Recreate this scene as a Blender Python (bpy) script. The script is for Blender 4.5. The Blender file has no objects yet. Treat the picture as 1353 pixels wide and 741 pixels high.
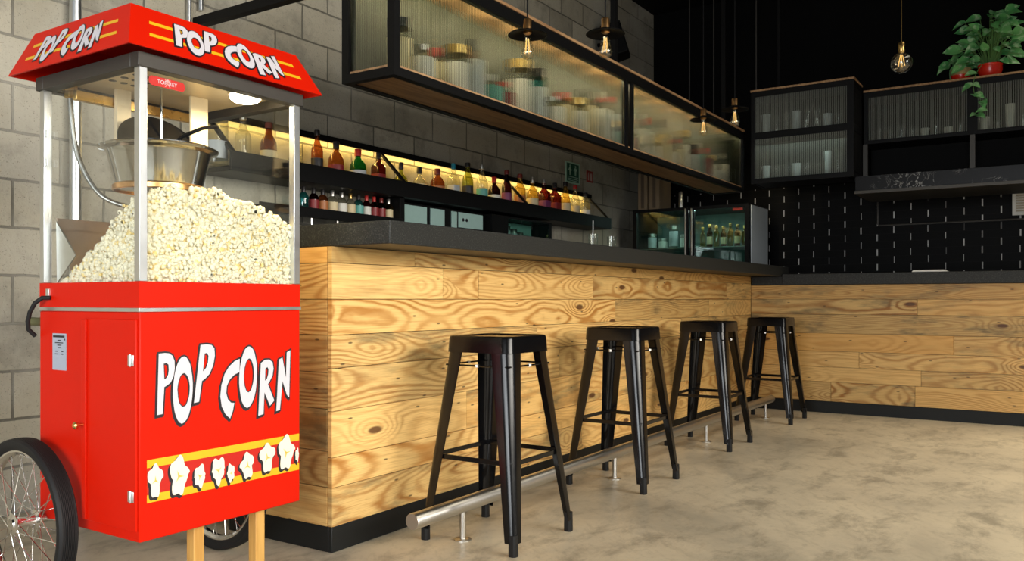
import bpy, bmesh, math, random
import numpy as np
from math import sin, cos, pi, sqrt, radians
from mathutils import Vector, Matrix
from mathutils.geometry import tessellate_polygon

random.seed(7)
rng = np.random.default_rng(7)
SC = bpy.context.scene
COL = SC.collection

# ------------------------------------------------------------------ node helpers
class NT:
    def __init__(s, name):
        s.m = bpy.data.materials.new(name)
        s.m.use_nodes = True
        s.t = s.m.node_tree
        s.t.nodes.clear()
        s.out = s.t.nodes.new('ShaderNodeOutputMaterial')
    def n(s, typ, **kw):
        nd = s.t.nodes.new(typ)
        for k, v in kw.items():
            if k.startswith('_'):
                setattr(nd, k[1:], v)
            else:
                s.inp(nd, k, v)
        return nd
    def inp(s, nd, key, v):
        sock = nd.inputs[int(key[1:])] if (key[0] == 'i' and key[1:].isdigit()) else nd.inputs[key.replace('__', ' ')]
        if isinstance(v, bpy.types.NodeSocket):
            s.t.links.new(v, sock)
        elif isinstance(v, bpy.types.Node):
            s.t.links.new(v.outputs[0], sock)
        else:
            if sock.type == 'RGBA' and len(v) == 3:
                v = (*v, 1)
            sock.default_value = v
    def math(s, op, a, b=0.0, c=None):
        nd = s.t.nodes.new('ShaderNodeMath')
        nd.operation = op
        s.inp(nd, 'i0', a); s.inp(nd, 'i1', b)
        if c is not None: s.inp(nd, 'i2', c)
        return nd.outputs[0]
    def vec(s, x=0.0, y=0.0, z=0.0):
        return s.n('ShaderNodeCombineXYZ', i0=x, i1=y, i2=z).outputs[0]
    def sep(s, v):
        return s.n('ShaderNodeSeparateXYZ', i0=v).outputs
    def noise(s, v, scale=5.0, detail=3.0, rough=.5, dist=0.0):
        return s.n('ShaderNodeTexNoise', Vector=v, Scale=scale, Detail=detail, Roughness=rough, Distortion=dist).outputs['Fac']
    def mix(s, f, a, b, blend='MIX'):
        nd = s.t.nodes.new('ShaderNodeMix')
        nd.data_type = 'RGBA'; nd.blend_type = blend
        s.inp(nd, 'i0', f); s.inp(nd, 'i6', a); s.inp(nd, 'i7', b)
        return nd.outputs[2]
    def ramp(s, f, stops, interp='LINEAR'):
        nd = s.t.nodes.new('ShaderNodeValToRGB')
        nd.color_ramp.interpolation = interp
        e = nd.color_ramp.elements
        while len(e) < len(stops): e.new(.5)
        for el, (p, c) in zip(e, stops):
            el.position = p; el.color = (*c, 1) if len(c) == 3 else c
        s.inp(nd, 'i0', f)
        return nd.outputs[0]
    def step(s, x, a, b):          # smooth 0->1 between a and b
        nd = s.t.nodes.new('ShaderNodeMapRange')
        nd.interpolation_type = 'SMOOTHSTEP'
        s.inp(nd, 'i0', x); s.inp(nd, 'i1', a); s.inp(nd, 'i2', b)
        return nd.outputs[0]
    def coord(s, which='Object'):
        return s.t.nodes.new('ShaderNodeTexCoord').outputs[which]
    def bump(s, h, strength=.3, distance=.01):
        return s.n('ShaderNodeBump', Height=h, Strength=strength, Distance=distance).outputs[0]
    def bsdf(s, col=(.8, .8, .8), rough=.5, metal=0.0, spec=.5, normal=None, **kw):
        b = s.t.nodes.new('ShaderNodeBsdfPrincipled')
        s.inp(b, 'Base Color', col); s.inp(b, 'Roughness', rough); s.inp(b, 'Metallic', metal)
        s.inp(b, 'Specular IOR Level', spec)
        if normal is not None: s.inp(b, 'Normal', normal)
        for k, v in kw.items(): s.inp(b, k, v)
        s.t.links.new(b.outputs[0], s.out.inputs[0])
        return b
    def shader(s, sock):
        s.t.links.new(sock.outputs[0] if isinstance(sock, bpy.types.Node) else sock, s.out.inputs[0])

_cache = {}
def plain(name, col, rough=.5, metal=0.0, spec=.5, vary=.06, scale=30, **kw):
    if name in _cache: return _cache[name]
    t = NT(name)
    f = t.noise(t.coord(), scale, 3)
    c = t.mix(f, tuple(max(0, x*(1-vary)) for x in col), tuple(min(1, x*(1+vary)) for x in col))
    r = t.math('MULTIPLY_ADD', f, .08, rough-.04)
    t.bsdf(c, r, metal, spec, **kw)
    _cache[name] = t.m
    return t.m
def emit(name, col, strength):
    t = NT(name)
    t.shader(t.n('ShaderNodeEmission', Color=(*col, 1), Strength=strength))
    return t.m
def schlick(t):
    ge = t.t.nodes.new('ShaderNodeNewGeometry')
    vm = t.t.nodes.new('ShaderNodeVectorMath'); vm.operation = 'DOT_PRODUCT'
    t.t.links.new(ge.outputs['Incoming'], vm.inputs[0]); t.t.links.new(ge.outputs['Normal'], vm.inputs[1])
    c = t.math('SUBTRACT', 1.0, t.math('ABSOLUTE', vm.outputs['Value']))
    return t.math('MULTIPLY_ADD', t.math('POWER', c, 5.0), .96, .035)
def clear_glass(name, tint=(1, 1, 1), k=1.0, add=.0):
    t = NT(name)
    f = t.math('MULTIPLY_ADD', schlick(t), k, add)
    mx = t.n('ShaderNodeMixShader', i0=f)
    t.inp(mx, 'i1', t.n('ShaderNodeBsdfTransparent', Color=(*tint, 1)))
    t.inp(mx, 'i2', t.n('ShaderNodeBsdfGlossy', Color=(1, 1, 1, 1), Roughness=.02))
    t.shader(mx)
    return t.m
def bottle_glass(name, col, rough=.04):
    if name in _cache: return _cache[name]
    t = NT(name)
    fr = schlick(t)
    gl = t.n('ShaderNodeBsdfGlossy', Color=(1, 1, 1, 1), Roughness=rough)
    tr = t.n('ShaderNodeBsdfTransparent', Color=(*[x**.7 for x in col], 1))
    df = t.n('ShaderNodeBsdfTranslucent', Color=(*[x*.6 for x in col], 1))
    lw = t.n('ShaderNodeLayerWeight', Blend=.5)
    edge = t.math('MULTIPLY_ADD', lw.outputs['Facing'], .35, .06)
    m1 = t.n('ShaderNodeMixShader', i0=edge, i1=tr, i2=df)
    m2 = t.n('ShaderNodeMixShader', i0=t.math('MULTIPLY_ADD', fr, .8, .02), i1=m1, i2=gl)
    t.shader(m2)
    _cache[name] = t.m
    return t.m

# ------------------------------------------------------------------ materials
def wood_planks(name, light, dark, rough=.45):
    t = NT(name)
    uv = t.n('ShaderNodeUVMap', _uv_map='UVMap').outputs[0]
    u, v, _ = t.sep(uv)
    at = t.n('ShaderNodeAttribute', _attribute_name='tint')
    tr, tg, tb = t.n('ShaderNodeSeparateColor', Color=at.outputs['Color']).outputs
    seed = t.math('MULTIPLY', at.outputs['Alpha'], 37.0)
    n1 = t.math('SUBTRACT', t.noise(t.vec(u, seed, 0), 1.1, 1), .5)
    n2 = t.math('SUBTRACT', t.noise(t.vec(u, seed, 4.3), .9, 1), .5)
    # knots
    kv = t.vec(t.math('MULTIPLY', u, 1.7), t.math('MULTIPLY', t.math('ADD', v, seed), 5.0), 0)
    vo = t.n('ShaderNodeTexVoronoi', Vector=kv, Scale=1.0, _voronoi_dimensions='2D')
    kd = vo.outputs['Distance']
    pick = t.math('GREATER_THAN', t.n('ShaderNodeSeparateColor', Color=vo.outputs['Color']).outputs[0], .62)
    infl = t.math('MULTIPLY', t.math('SUBTRACT', 1.0, t.step(kd, 0.0, .34)), pick)
    yy = t.math('ADD', v, t.math('MULTIPLY', n1, .16))
    p2 = t.math('FRACT', t.math('MULTIPLY', seed, 2.313))
    zz = t.math('ADD', t.math('ABSOLUTE', t.math('MULTIPLY', n2, .34)), t.math('MULTIPLY_ADD', t.math('POWER', p2, 2.0), .16, .008))
    r = t.math('SQRT', t.math('ADD', t.math('MULTIPLY', yy, yy), t.math('MULTIPLY', zz, zz)))
    fn = t.math('SUBTRACT', t.noise(t.vec(t.math('MULTIPLY', u, 3.0), t.math('MULTIPLY', v, 14.0), seed), 1.6, 3), .5)
    r = t.math('ADD', r, t.math('MULTIPLY', fn, .016))
    r = t.math('ADD', r, t.math('MULTIPLY', infl, .055))
    per = t.math('FRACT', t.math('MULTIPLY', seed, 1.731))
    w = t.math('MULTIPLY_ADD', t.math('SINE', t.math('MULTIPLY', r, t.math('MULTIPLY_ADD', per, 300.0, 270.0))), .5, .5)
    w = t.math('POWER', w, 1.8)
    cont = t.math('MULTIPLY_ADD', t.math('FRACT', t.math('MULTIPLY', seed, 3.417)), .8, .45)
    soft = t.noise(t.vec(t.math('MULTIPLY', u, 2.2), t.math('MULTIPLY', v, 10), seed), 1.0, 2)
    w = t.math('MULTIPLY', t.math('MULTIPLY', w, t.math('MULTIPLY_ADD', soft, 1.5, -.05)), cont)
    col = t.mix(w, light, dark)
    fib = t.noise(t.vec(t.math('MULTIPLY', u, 7.0), t.math('MULTIPLY', v, 260.0), seed), 1.0, 2)
    col = t.mix(t.math('MULTIPLY', t.step(fib, .42, .75), .42), col, dark)
    # per plank tint: r brightness, g orange, b grey weathering
    col = t.mix(tg, col, (.80, .40, .09), 'MIX')
    st = t.noise(t.vec(t.math('MULTIPLY', u, 2.4), t.math('MULTIPLY', v, 9.0), t.math('ADD', seed, 3.0)), 1.5, 5, .6)
    grey = t.math('MULTIPLY', t.step(st, .45, .72), tb)
    col = t.mix(grey, col, (.145, .115, .058))
    col = t.mix(1.0, col, t.n('ShaderNodeCombineColor', i0=tr, i1=tr, i2=tr).outputs[0], 'MULTIPLY')
    kn = t.math('MULTIPLY', t.math('SUBTRACT', 1.0, t.step(kd, .045, .085)), pick)
    col = t.mix(t.math('MULTIPLY', kn, .9), col, (.085, .028, .01))
    # nail holes
    nv = t.n('ShaderNodeTexVoronoi', Vector=t.vec(t.math('MULTIPLY', u, 2.6), t.math('MULTIPLY', t.math('ADD', v, seed), 9.0), 1.0), Scale=1.0, _voronoi_dimensions='2D')
    nh = t.math('SUBTRACT', 1.0, t.step(nv.outputs['Distance'], .018, .04))
    col = t.mix(t.math('MULTIPLY', nh, .8), col, (.05, .03, .015))
    b = t.bump(t.math('ADD', t.math('MULTIPLY', w, -.4), t.math('MULTIPLY', fib, .3)), .18, .004)
    t.bsdf(col, rough, 0, .35, b)
    return t.m

def simple_wood(name, light, dark, axis=0, rough=.5):
    t = NT(name)
    c = t.sep(t.coord())
    o = [c[i] for i in range(3)]
    a = o[axis]; rest = [o[i] for i in range(3) if i != axis]
    f = t.noise(t.vec(t.math('MULTIPLY', a, 2.5), t.math('MULTIPLY', rest[0], 40), t.math('MULTIPLY', rest[1], 40)), 1.5, 4)
    t.bsdf(t.mix(t.step(f, .3, .7), light, dark), rough, 0, .3)
    return t.m

M = {}
M['pine'] = wood_planks('reclaimed_pine', (.79, .52, .195), (.38, .155, .030))
M['wood_edge'] = simple_wood('cabinet_wood', (.46, .28, .14), (.28, .15, .07))
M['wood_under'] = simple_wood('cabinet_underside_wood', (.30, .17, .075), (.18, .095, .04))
M['wood_leg'] = simple_wood('cart_leg_wood', (.62, .36, .10), (.48, .25, .06), 2)
M['black'] = plain('black_steel', (.004, .004, .0042), .5, 0, .16)
M['black_soft'] = plain('matt_black', (.005, .005, .005), .75, 0, .15)
M['kick'] = plain('kick_board_black', (.007, .008, .008), .5, 0, .3)
M['gloss_black'] = plain('glossy_black_enamel', (.003, .003, .0035), .2, 0, .36)
M['rubber'] = plain('black_rubber', (.009, .009, .0095), .6, 0, .3)
M['steel'] = plain('brushed_steel', (.60, .58, .54), .34, 1.0, vary=.0, scale=2)
M['alu'] = plain('aluminium', (.66, .68, .69), .34, 1.0)
M['chrome'] = plain('chrome', (.75, .75, .74), .14, 1.0)
M['kettle'] = plain('kettle_steel', (.50, .49, .46), .13, 1.0)
M['copper'] = plain('copper_band', (.72, .40, .16), .3, 1.0)
M['brass'] = plain('brass', (.72, .47, .16), .28, 1.0)
M['red'] = plain('red_paint', (.60, .0105, .0015), .4, 0, .12, .04, 8)
M['dark_red'] = plain('dark_red_print', (.50, .012, .006), .4)
M['yellow'] = plain('yellow_print', (.74, .42, .010), .42)
M['white'] = plain('white_print', (.62, .59, .63), .45, vary=.03)
M['ink'] = plain('black_print', (.012, .01, .014), .5)
M['cream'] = plain('cream_white', (.80, .74, .60), .5)
M['butter'] = plain('butter_yellow', (.86, .55, .10), .5)
M['housing'] = plain('dark_metal_housing', (.06, .055, .048), .45, .5)
M['cream_post'] = plain('cream_steel_post', (.70, .58, .40), .45)
M['hood_in'] = plain('hood_lining', (.78, .64, .42), .4, .3)
M['chute'] = plain('bronzed_metal', (.45, .33, .26), .32, .85)
M['grey_panel'] = plain('pale_grey_panel', (.66, .72, .76), .4, 0)
M['sticker'] = plain('silver_sticker', (.36, .40, .48), .45)
M['cab_back'] = plain('cabinet_back_board', (.03, .034, .02), .6)
M['cardboard'] = plain('cardboard', (.24, .17, .10), .8)
M['tealpanel'] = plain('pale_teal_panel', (.34, .50, .47), .3, .1)
M['paper'] = plain('white_paper', (.78, .77, .72), .7)
M['glass'] = clear_glass('clear_glass', (.97, .985, .975), 1.0, .0)
M['cart_glass'] = clear_glass('cart_glass', (.975, .985, .975), .9, .012)
M['fridge_glass'] = clear_glass('fridge_glass', (.72, .86, .82), 1.0, .02)
M['bulb'] = clear_glass('bulb_glass', (.95, .90, .78), 1.6, .05)

def fluted_glass(name, pitch, width, amount, line):  # rib lines painted in: pale for daylight glints, dark for refraction
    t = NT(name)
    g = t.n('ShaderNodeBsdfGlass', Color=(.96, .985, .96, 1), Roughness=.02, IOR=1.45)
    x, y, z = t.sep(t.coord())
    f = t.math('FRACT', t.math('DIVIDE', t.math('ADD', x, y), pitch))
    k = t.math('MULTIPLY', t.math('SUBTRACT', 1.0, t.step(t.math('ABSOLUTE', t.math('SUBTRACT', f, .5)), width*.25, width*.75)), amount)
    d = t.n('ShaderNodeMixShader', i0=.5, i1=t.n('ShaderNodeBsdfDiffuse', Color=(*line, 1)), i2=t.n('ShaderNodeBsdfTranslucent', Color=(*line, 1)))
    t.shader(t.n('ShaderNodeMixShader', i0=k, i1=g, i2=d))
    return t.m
M['fluted'] = fluted_glass('fluted_glass', .0125, .40, .36, (.05, .055, .035))
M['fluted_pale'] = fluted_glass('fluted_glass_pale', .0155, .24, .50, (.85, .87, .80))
t = NT('granite')
f = t.noise(t.coord(), 220, 2); f2 = t.noise(t.coord(), 40, 3)
c = t.ramp(f, [(.30, (.006, .007, .006)), (.55, (.020, .021, .019)), (.68, (.065, .066, .06))])
t.bsdf(t.mix(f2, c, t.mix(.5, c, (.02, .02, .019))), t.math('MULTIPLY_ADD', f, .2, .40), 0, .3)
M['granite'] = t.m

t = NT('black_marble')
f = t.noise(t.coord(), 9, 5, .6, 1.5)
vein = t.math('SUBTRACT', 1.0, t.step(t.math('ABSOLUTE', t.math('SUBTRACT', f, .5)), .0, .018))
mk = t.step(t.noise(t.coord(), 4, 2), .48, .66)
t.bsdf(t.mix(t.math('MULTIPLY', vein, mk), (.005, .005, .006), (.42, .42, .40)), .35, 0, .25)
M['marble'] = t.m

t = NT('polished_concrete')
co = t.coord()
x, y, z = t.sep(co)
a = t.noise(co, .9, 6, .6, .6)
b = t.noise(t.vec(t.math('MULTIPLY', x, 1.0), t.math('MULTIPLY', y, 1.8), 0), 3.2, 8, .72, .25)
e_ = t.noise(t.vec(t.math('MULTIPLY', t.math('ADD', x, y), 3.0), t.math('MULTIPLY', t.math('SUBTRACT', x, y), 9.0), 0), 1.4, 6, .7)
d = t.noise(co, 38, 4, .6)
base = t.ramp(a, [(.32, (.33, .30, .235)), (.50, (.52, .455, .34)), (.68, (.64, .56, .41))])
base = t.mix(t.math('MULTIPLY', t.step(b, .46, .70), .72), base, (.20, .175, .13))
base = t.mix(t.math('MULTIPLY', t.step(e_, .5, .7), .35), base, (.24, .21, .155))
base = t.mix(t.math('MULTIPLY', t.step(d, .55, .75), .25), base, (.20, .18, .14))
rot = t.math('ADD', t.math('MULTIPLY', x, .8), t.math('MULTIPLY', y, .6))
sc = t.noise(t.vec(t.math('MULTIPLY', rot, 30), t.math('MULTIPLY', t.math('SUBTRACT', t.math('MULTIPLY', x, .6), t.math('MULTIPLY', y, .8)), .9), 0), 2, 2)
base = t.mix(t.math('MULTIPLY', t.step(sc, .73, .78), .2), base, (.62, .58, .5))
t.bsdf(base, t.math('MULTIPLY_ADD', b, .28, .24), 0, .45, t.bump(d, .06, .004))
M['floor'] = t.m

t = NT('concrete_block')
co = t.coord(); x, y, z = t.sep(co)
wob = t.math('MULTIPLY', t.math('SUBTRACT', t.noise(co, 9, 3), .5), .012)
bv = t.vec(t.math('ADD', x, wob), t.math('ADD', z, wob), 0)
br = t.n('ShaderNodeTexBrick', Vector=bv, Scale=1.0, _offset=.5)
br.inputs['Mortar Size'].default_value = .0065; br.inputs['Mortar Smooth'].default_value = .35
br.inputs['Brick Width'].default_value = .4; br.inputs['Row Height'].default_value = .2
br.inputs['Color1'].default_value = (.31, .28, .21, 1); br.inputs['Color2'].default_value = (.43, .39, .30, 1)
br.inputs['Mortar'].default_value = (.12, .11, .085, 1)
big = t.noise(co, 1.7, 4); fine = t.noise(co, 70, 4, .7); pit = t.noise(co, 160, 2)
c = t.mix(t.math('MULTIPLY', t.step(fine, .5, .8), .45), br.outputs['Color'], (.20, .19, .165))
c = t.mix(t.math('MULTIPLY', t.step(big, .4, .65), .5), c, (.46, .44, .38))
b3 = t.noise(co, 4.5, 5, .65)
c = t.mix(t.math('MULTIPLY', t.step(b3, .5, .7), .5), c, (.17, .16, .13))
c = t.mix(t.math('MULTIPLY', t.step(pit, .64, .72), .6), c, (.11, .10, .085))
h = t.math('ADD', t.math('MULTIPLY', br.outputs['Fac'], -1.0), t.math('MULTIPLY', fine, .35))
t.bsdf(c, .9, 0, .15, t.bump(h, .55, .012))
M['block'] = t.m

t = NT('black_subway_tile')
co = t.coord(); x, y, z = t.sep(co)
TW, TH = .285, .0685
row = t.math('FLOOR', t.math('DIVIDE', z, TH))
uu = t.math('ADD', t.math('DIVIDE', y, TW), t.math('MULTIPLY', t.math('FLOORED_MODULO', row, 2.0), .5))
fu = t.math('FRACT', uu); fv = t.math('FRACT', t.math('DIVIDE', z, TH))
vj = t.math('LESS_THAN', t.math('ABSOLUTE', t.math('SUBTRACT', fu, .5)), .020)
vj = t.math('MULTIPLY', vj, t.math('LESS_THAN', t.math('ABSOLUTE', t.math('SUBTRACT', fv, .5)), .44))
hj = t.math('GREATER_THAN', t.math('ABSOLUTE', t.math('SUBTRACT', fv, .5)), .46)
tile_zone = t.math('LESS_THAN', z, 2.0)
rnd = t.noise(t.vec(t.math('FLOOR', t.math('MULTIPLY', uu, 2)), row, 0), 1.7, 1)
amt = t.math('MULTIPLY', t.math('MULTIPLY', vj, tile_zone), t.math('MULTIPLY', t.step(rnd, .35, .55), .95))
c = t.mix(t.math('MULTIPLY', t.math('MULTIPLY', hj, tile_zone), .6), (.0035, .0035, .0035), (.010, .009, .009))
c = t.mix(amt, c, (.75, .74, .72))
t.bsdf(c, t.math('MULTIPLY_ADD', tile_zone, -.25, .75), 0, .09)
M['tile'] = t.m

t = NT('popcorn')
co = t.coord()
f = t.noise(co, 55, 2); f2 = t.noise(co, 130, 2)
c = t.mix(t.step(f, .54, .68), (.86, .81, .64), (.84, .66, .28))
c = t.mix(t.math('MULTIPLY', t.step(f2, .66, .74), .85), c, (.40, .20, .04))
t.bsdf(c, .75, 0, .2, t.bump(f2, .3, .004))
M['popcorn'] = t.m

t = NT('pothos_leaf')
f = t.noise(t.coord(), 26, 3); f2 = t.noise(t.coord(), 6, 2)
c = t.mix(t.step(f2, .3, .7), (.045, .25, .07), (.19, .50, .16))
c = t.mix(t.math('MULTIPLY', t.step(f, .5, .66), .65), c, (.50, .68, .42))
t.bsdf(c, .35, 0, .5)
M['leaf'] = t.m
M['stem'] = plain('plant_stem', (.10, .22, .06), .6)
M['red_pot'] = plain('red_pot', (.62, .02, .008), .25)
M['wicker'] = plain('wicker_wrap', (.36, .26, .10), .7, vary=.5, scale=60)
M['soil'] = plain('soil', (.03, .02, .012), .9)
M['led'] = emit('led_strip', (1, .74, .26), 14)
M['lamp_disc'] = emit('lamp_disc', (1, .90, .68), 16)
M['filament'] = emit('filament', (1, .62, .2), 1.6)
M['sign_green'] = plain('sign_green', (.010, .085, .045), .5)
M['sign_white'] = plain('sign_white', (.42, .62, .48), .5)
M['sign_red'] = plain('sign_red', (.35, .03, .015), .5)

# ------------------------------------------------------------------ mesh builder
ORIGIN = {}
class MB:
    def __init__(s):
        s.v = []; s.f = []; s.uv = {}; s.tint = {}
    def add(s, vs, fs):
        o = len(s.v); s.v += [tuple(p) for p in vs]; s.f += [tuple(i+o for i in f) for f in fs]
        return s
    def box(s, x0, x1, y0, y1, z0, z1):
        return s.add([(x0, y0, z0), (x1, y0, z0), (x1, y1, z0), (x0, y1, z0), (x0, y0, z1), (x1, y0, z1), (x1, y1, z1), (x0, y1, z1)],
                     [(3, 2, 1, 0), (4, 5, 6, 7), (0, 1, 5, 4), (1, 2, 6, 5), (2, 3, 7, 6), (3, 0, 4, 7)])
    def bar(s, p0, p1, w, h, up=(0, 0, 1)):       # rectangular bar between two points
        p0 = Vector(p0); p1 = Vector(p1); d = (p1-p0).normalized()
        up = Vector(up)
        if abs(d.dot(up)) > .98: up = Vector((1, 0, 0))
        a = d.cross(up).normalized(); b = a.cross(d).normalized()
        vs = []
        for p in (p0, p1):
            for i, j in ((-1, -1), (1, -1), (1, 1), (-1, 1)):
                vs.append(p+a*(w/2*i)+b*(h/2*j))
        return s.add(vs, [(0, 1, 2, 3), (7, 6, 5, 4), (0, 4, 5, 1), (1, 5, 6, 2), (2, 6, 7, 3), (3, 7, 4, 0)])
    def path(s, pts, r, n=10, closed=False, cap=True):
        pts = [Vector(p) for p in pts]; m = len(pts)
        rr = r if isinstance(r, (list, tuple)) else [r]*m
        prev = None; o = len(s.v)
        for i, p in enumerate(pts):
            if closed: d = pts[(i+1) % m]-pts[i-1]
            else: d = pts[min(i+1, m-1)]-pts[max(i-1, 0)]
            d.normalize()
            if prev is None:
                a = d.orthogonal().normalized()
            else:
                a = prev-d*prev.dot(d)
                a = a.normalized() if a.length > 1e-6 else d.orthogonal().normalized()
            prev = a; b = d.cross(a)
            for k in range(n):
                t = 2*pi*k/n
                s.v.append(tuple(p+(a*cos(t)+b*sin(t))*rr[i]))
        for i in range(m if closed else m-1):
            j = (i+1) % m
            for k in range(n):
                k2 = (k+1) % n
                s.f.append((o+i*n+k, o+i*n+k2, o+j*n+k2, o+j*n+k))
        if cap and not closed:
            s.f.append(tuple(o+k for k in reversed(range(n))))
            s.f.append(tuple(o+(m-1)*n+k for k in range(n)))
        return s
    def tube(s, p0, p1, r, n=12):
        return s.path([p0, p1], r, n)
    def lathe(s, prof, c=(0, 0, 0), n=20, axis='z', sq=None, cap=True):
        # prof: (radius, height); sq rounds a square section
        o = len(s.v); c = Vector(c)
        for r, h in prof:
            for k in range(n):
                t = 2*pi*k/n
                ca, sa = cos(t), sin(t)
                q = 1.0
                if sq: q = 1/(abs(ca)**sq+abs(sa)**sq)**(1/sq)
                if axis == 'z': p = (r*ca*q, r*sa*q, h)
                elif axis == 'x': p = (h, r*ca*q, r*sa*q)
                else: p = (r*sa*q, h, r*ca*q)
                s.v.append(tuple(c+Vector(p)))
        for i in range(len(prof)-1):
            for k in range(n):
                k2 = (k+1) % n
                s.f.append((o+i*n+k, o+i*n+k2, o+(i+1)*n+k2, o+(i+1)*n+k))
        if cap and prof[0][0] > 1e-5: s.f.append(tuple(o+k for k in reversed(range(n))))
        if cap and prof[-1][0] > 1e-5: s.f.append(tuple(o+(len(prof)-1)*n+k for k in range(n)))
        return s
    def flat(s, loops, fn):                        # filled outline with holes, fn maps (u, v) to a point
        vs = [Vector((p[0], p[1], 0)) for l in loops for p in l]
        tri = tessellate_polygon([[Vector((p[0], p[1], 0)) for p in l] for l in loops])
        return s.add([fn(v.x, v.y) for v in vs], tri)
    def build(s, name, mat, parent=None, bevel=0, smooth=35, recalc=True, seg=2):
        me = bpy.data.meshes.new(name)
        loc = Vector((0, 0, 0)); p = parent
        while p is not None:
            loc += Vector(ORIGIN.get(p.name, (0, 0, 0))); p = p.parent
        me.from_pydata([tuple(Vector(v)-loc) for v in s.v], [], s.f)
        if s.uv:
            me.uv_layers.new(name='UVMap')
            me.color_attributes.new('tint', 'FLOAT_COLOR', 'CORNER')
            ul = me.uv_layers['UVMap']; ta = me.color_attributes['tint']
            for pl in me.polygons:
                for li, c in zip(pl.loop_indices, s.uv[pl.index]): ul.data[li].uv = c
                for li in pl.loop_indices: ta.data[li].color = s.tint[pl.index]
        if recalc:
            bm = bmesh.new(); bm.from_mesh(me)
            bmesh.ops.recalc_face_normals(bm, faces=bm.faces)
            bm.to_mesh(me); bm.free()
        if smooth:
            me.shade_smooth(); me.set_sharp_from_angle(angle=radians(smooth))
        me.materials.append(M[mat] if isinstance(mat, str) else mat)
        o = bpy.data.objects.new(name, me); COL.objects.link(o)
        if parent is not None: o.parent = parent
        if bevel:
            b = o.modifiers.new('bevel', 'BEVEL'); b.width = bevel; b.segments = seg
            b.limit_method = 'ANGLE'; b.angle_limit = radians(40)
        return o

def tag(o, label, cat=None, group=None, kind=None):
    o['label'] = label
    if cat: o['category'] = cat
    if group: o['group'] = group
    if kind: o['kind'] = kind
    return o
def thing(name, loc, label, cat, group=None):
    o = bpy.data.objects.new(name, None); COL.objects.link(o)
    o.empty_display_size = .1
    o.location = loc; ORIGIN[o.name] = tuple(loc)
    return tag(o, label, cat, group)
def struct(o, label=None):
    o['kind'] = 'structure'
    if label: o['label'] = label
    return o
def copy_tree(o, parent=None):
    c = o.copy(); COL.objects.link(c)
    c.parent = parent
    for ch in list(o.children): copy_tree(ch, c)
    return c
ORD = ['first', 'second', 'third', 'fourth', 'fifth', 'sixth', 'seventh', 'eighth', 'ninth', 'tenth', 'eleventh', 'twelfth', 'thirteenth',
       'fourteenth', 'fifteenth', 'sixteenth', 'seventeenth', 'eighteenth', 'nineteenth', 'twentieth', 'twenty-first', 'twenty-second',
       'twenty-third', 'twenty-fourth', 'twenty-fifth', 'twenty-sixth', 'twenty-seventh', 'twenty-eighth', 'twenty-ninth', 'thirtieth']
def offset(poly, d):
    a = sum(poly[i-1][0]*poly[i][1]-poly[i][0]*poly[i-1][1] for i in range(len(poly)))
    sg = 1 if a > 0 else -1
    out = []
    n = len(poly)
    for i in range(n):
        p0 = Vector(poly[i-1]); p1 = Vector(poly[i]); p2 = Vector(poly[(i+1) % n])
        e1 = (p1-p0).normalized(); e2 = (p2-p1).normalized()
        n1 = Vector((e1.y, -e1.x))*sg; n2 = Vector((e2.y, -e2.x))*sg
        b = n1+n2
        k = 1/max(.45, 1+n1.dot(n2))
        q = p1+b*(d*k)
        out.append((q.x, q.y))
    return out
def text_mesh(s, fn, size, offs=(0, 0)):           # lettering as filled geometry mapped by fn(u, v)
    cu = bpy.data.curves.new('lettering', 'FONT'); cu.body = s; cu.size = size
    cu.align_x = 'CENTER'; cu.align_y = 'CENTER'; cu.offset = .004*size/.1*.0
    ob = bpy.data.objects.new('lettering', cu); COL.objects.link(ob)
    bpy.context.view_layer.update()
    me = ob.to_mesh()
    mb = MB(); mb.add([fn(v.co.x+offs[0], v.co.y+offs[1]) for v in me.vertices], [tuple(p.vertices) for p in me.polygons])
    ob.to_mesh_clear(); bpy.data.objects.remove(ob); bpy.data.curves.remove(cu)
    return mb

# ------------------------------------------------------------------ room shell
WY, TX, CZ = 3.66, 8.40, 3.95
struct(MB().box(-5, TX+.2, -6, WY+.2, -.1, 0).build('floor', 'floor', smooth=0))
struct(MB().box(-5, TX+.2, WY, WY+.2, 0, CZ).build('wall_back', 'block', smooth=0))
struct(MB().box(TX, TX+.2, -6, WY, 0, CZ).build('wall_side', 'tile', smooth=0))
struct(MB().box(-5, TX+.2, -6, WY+.2, CZ, CZ+.1).build('ceiling', 'black_soft', smooth=0))

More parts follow.
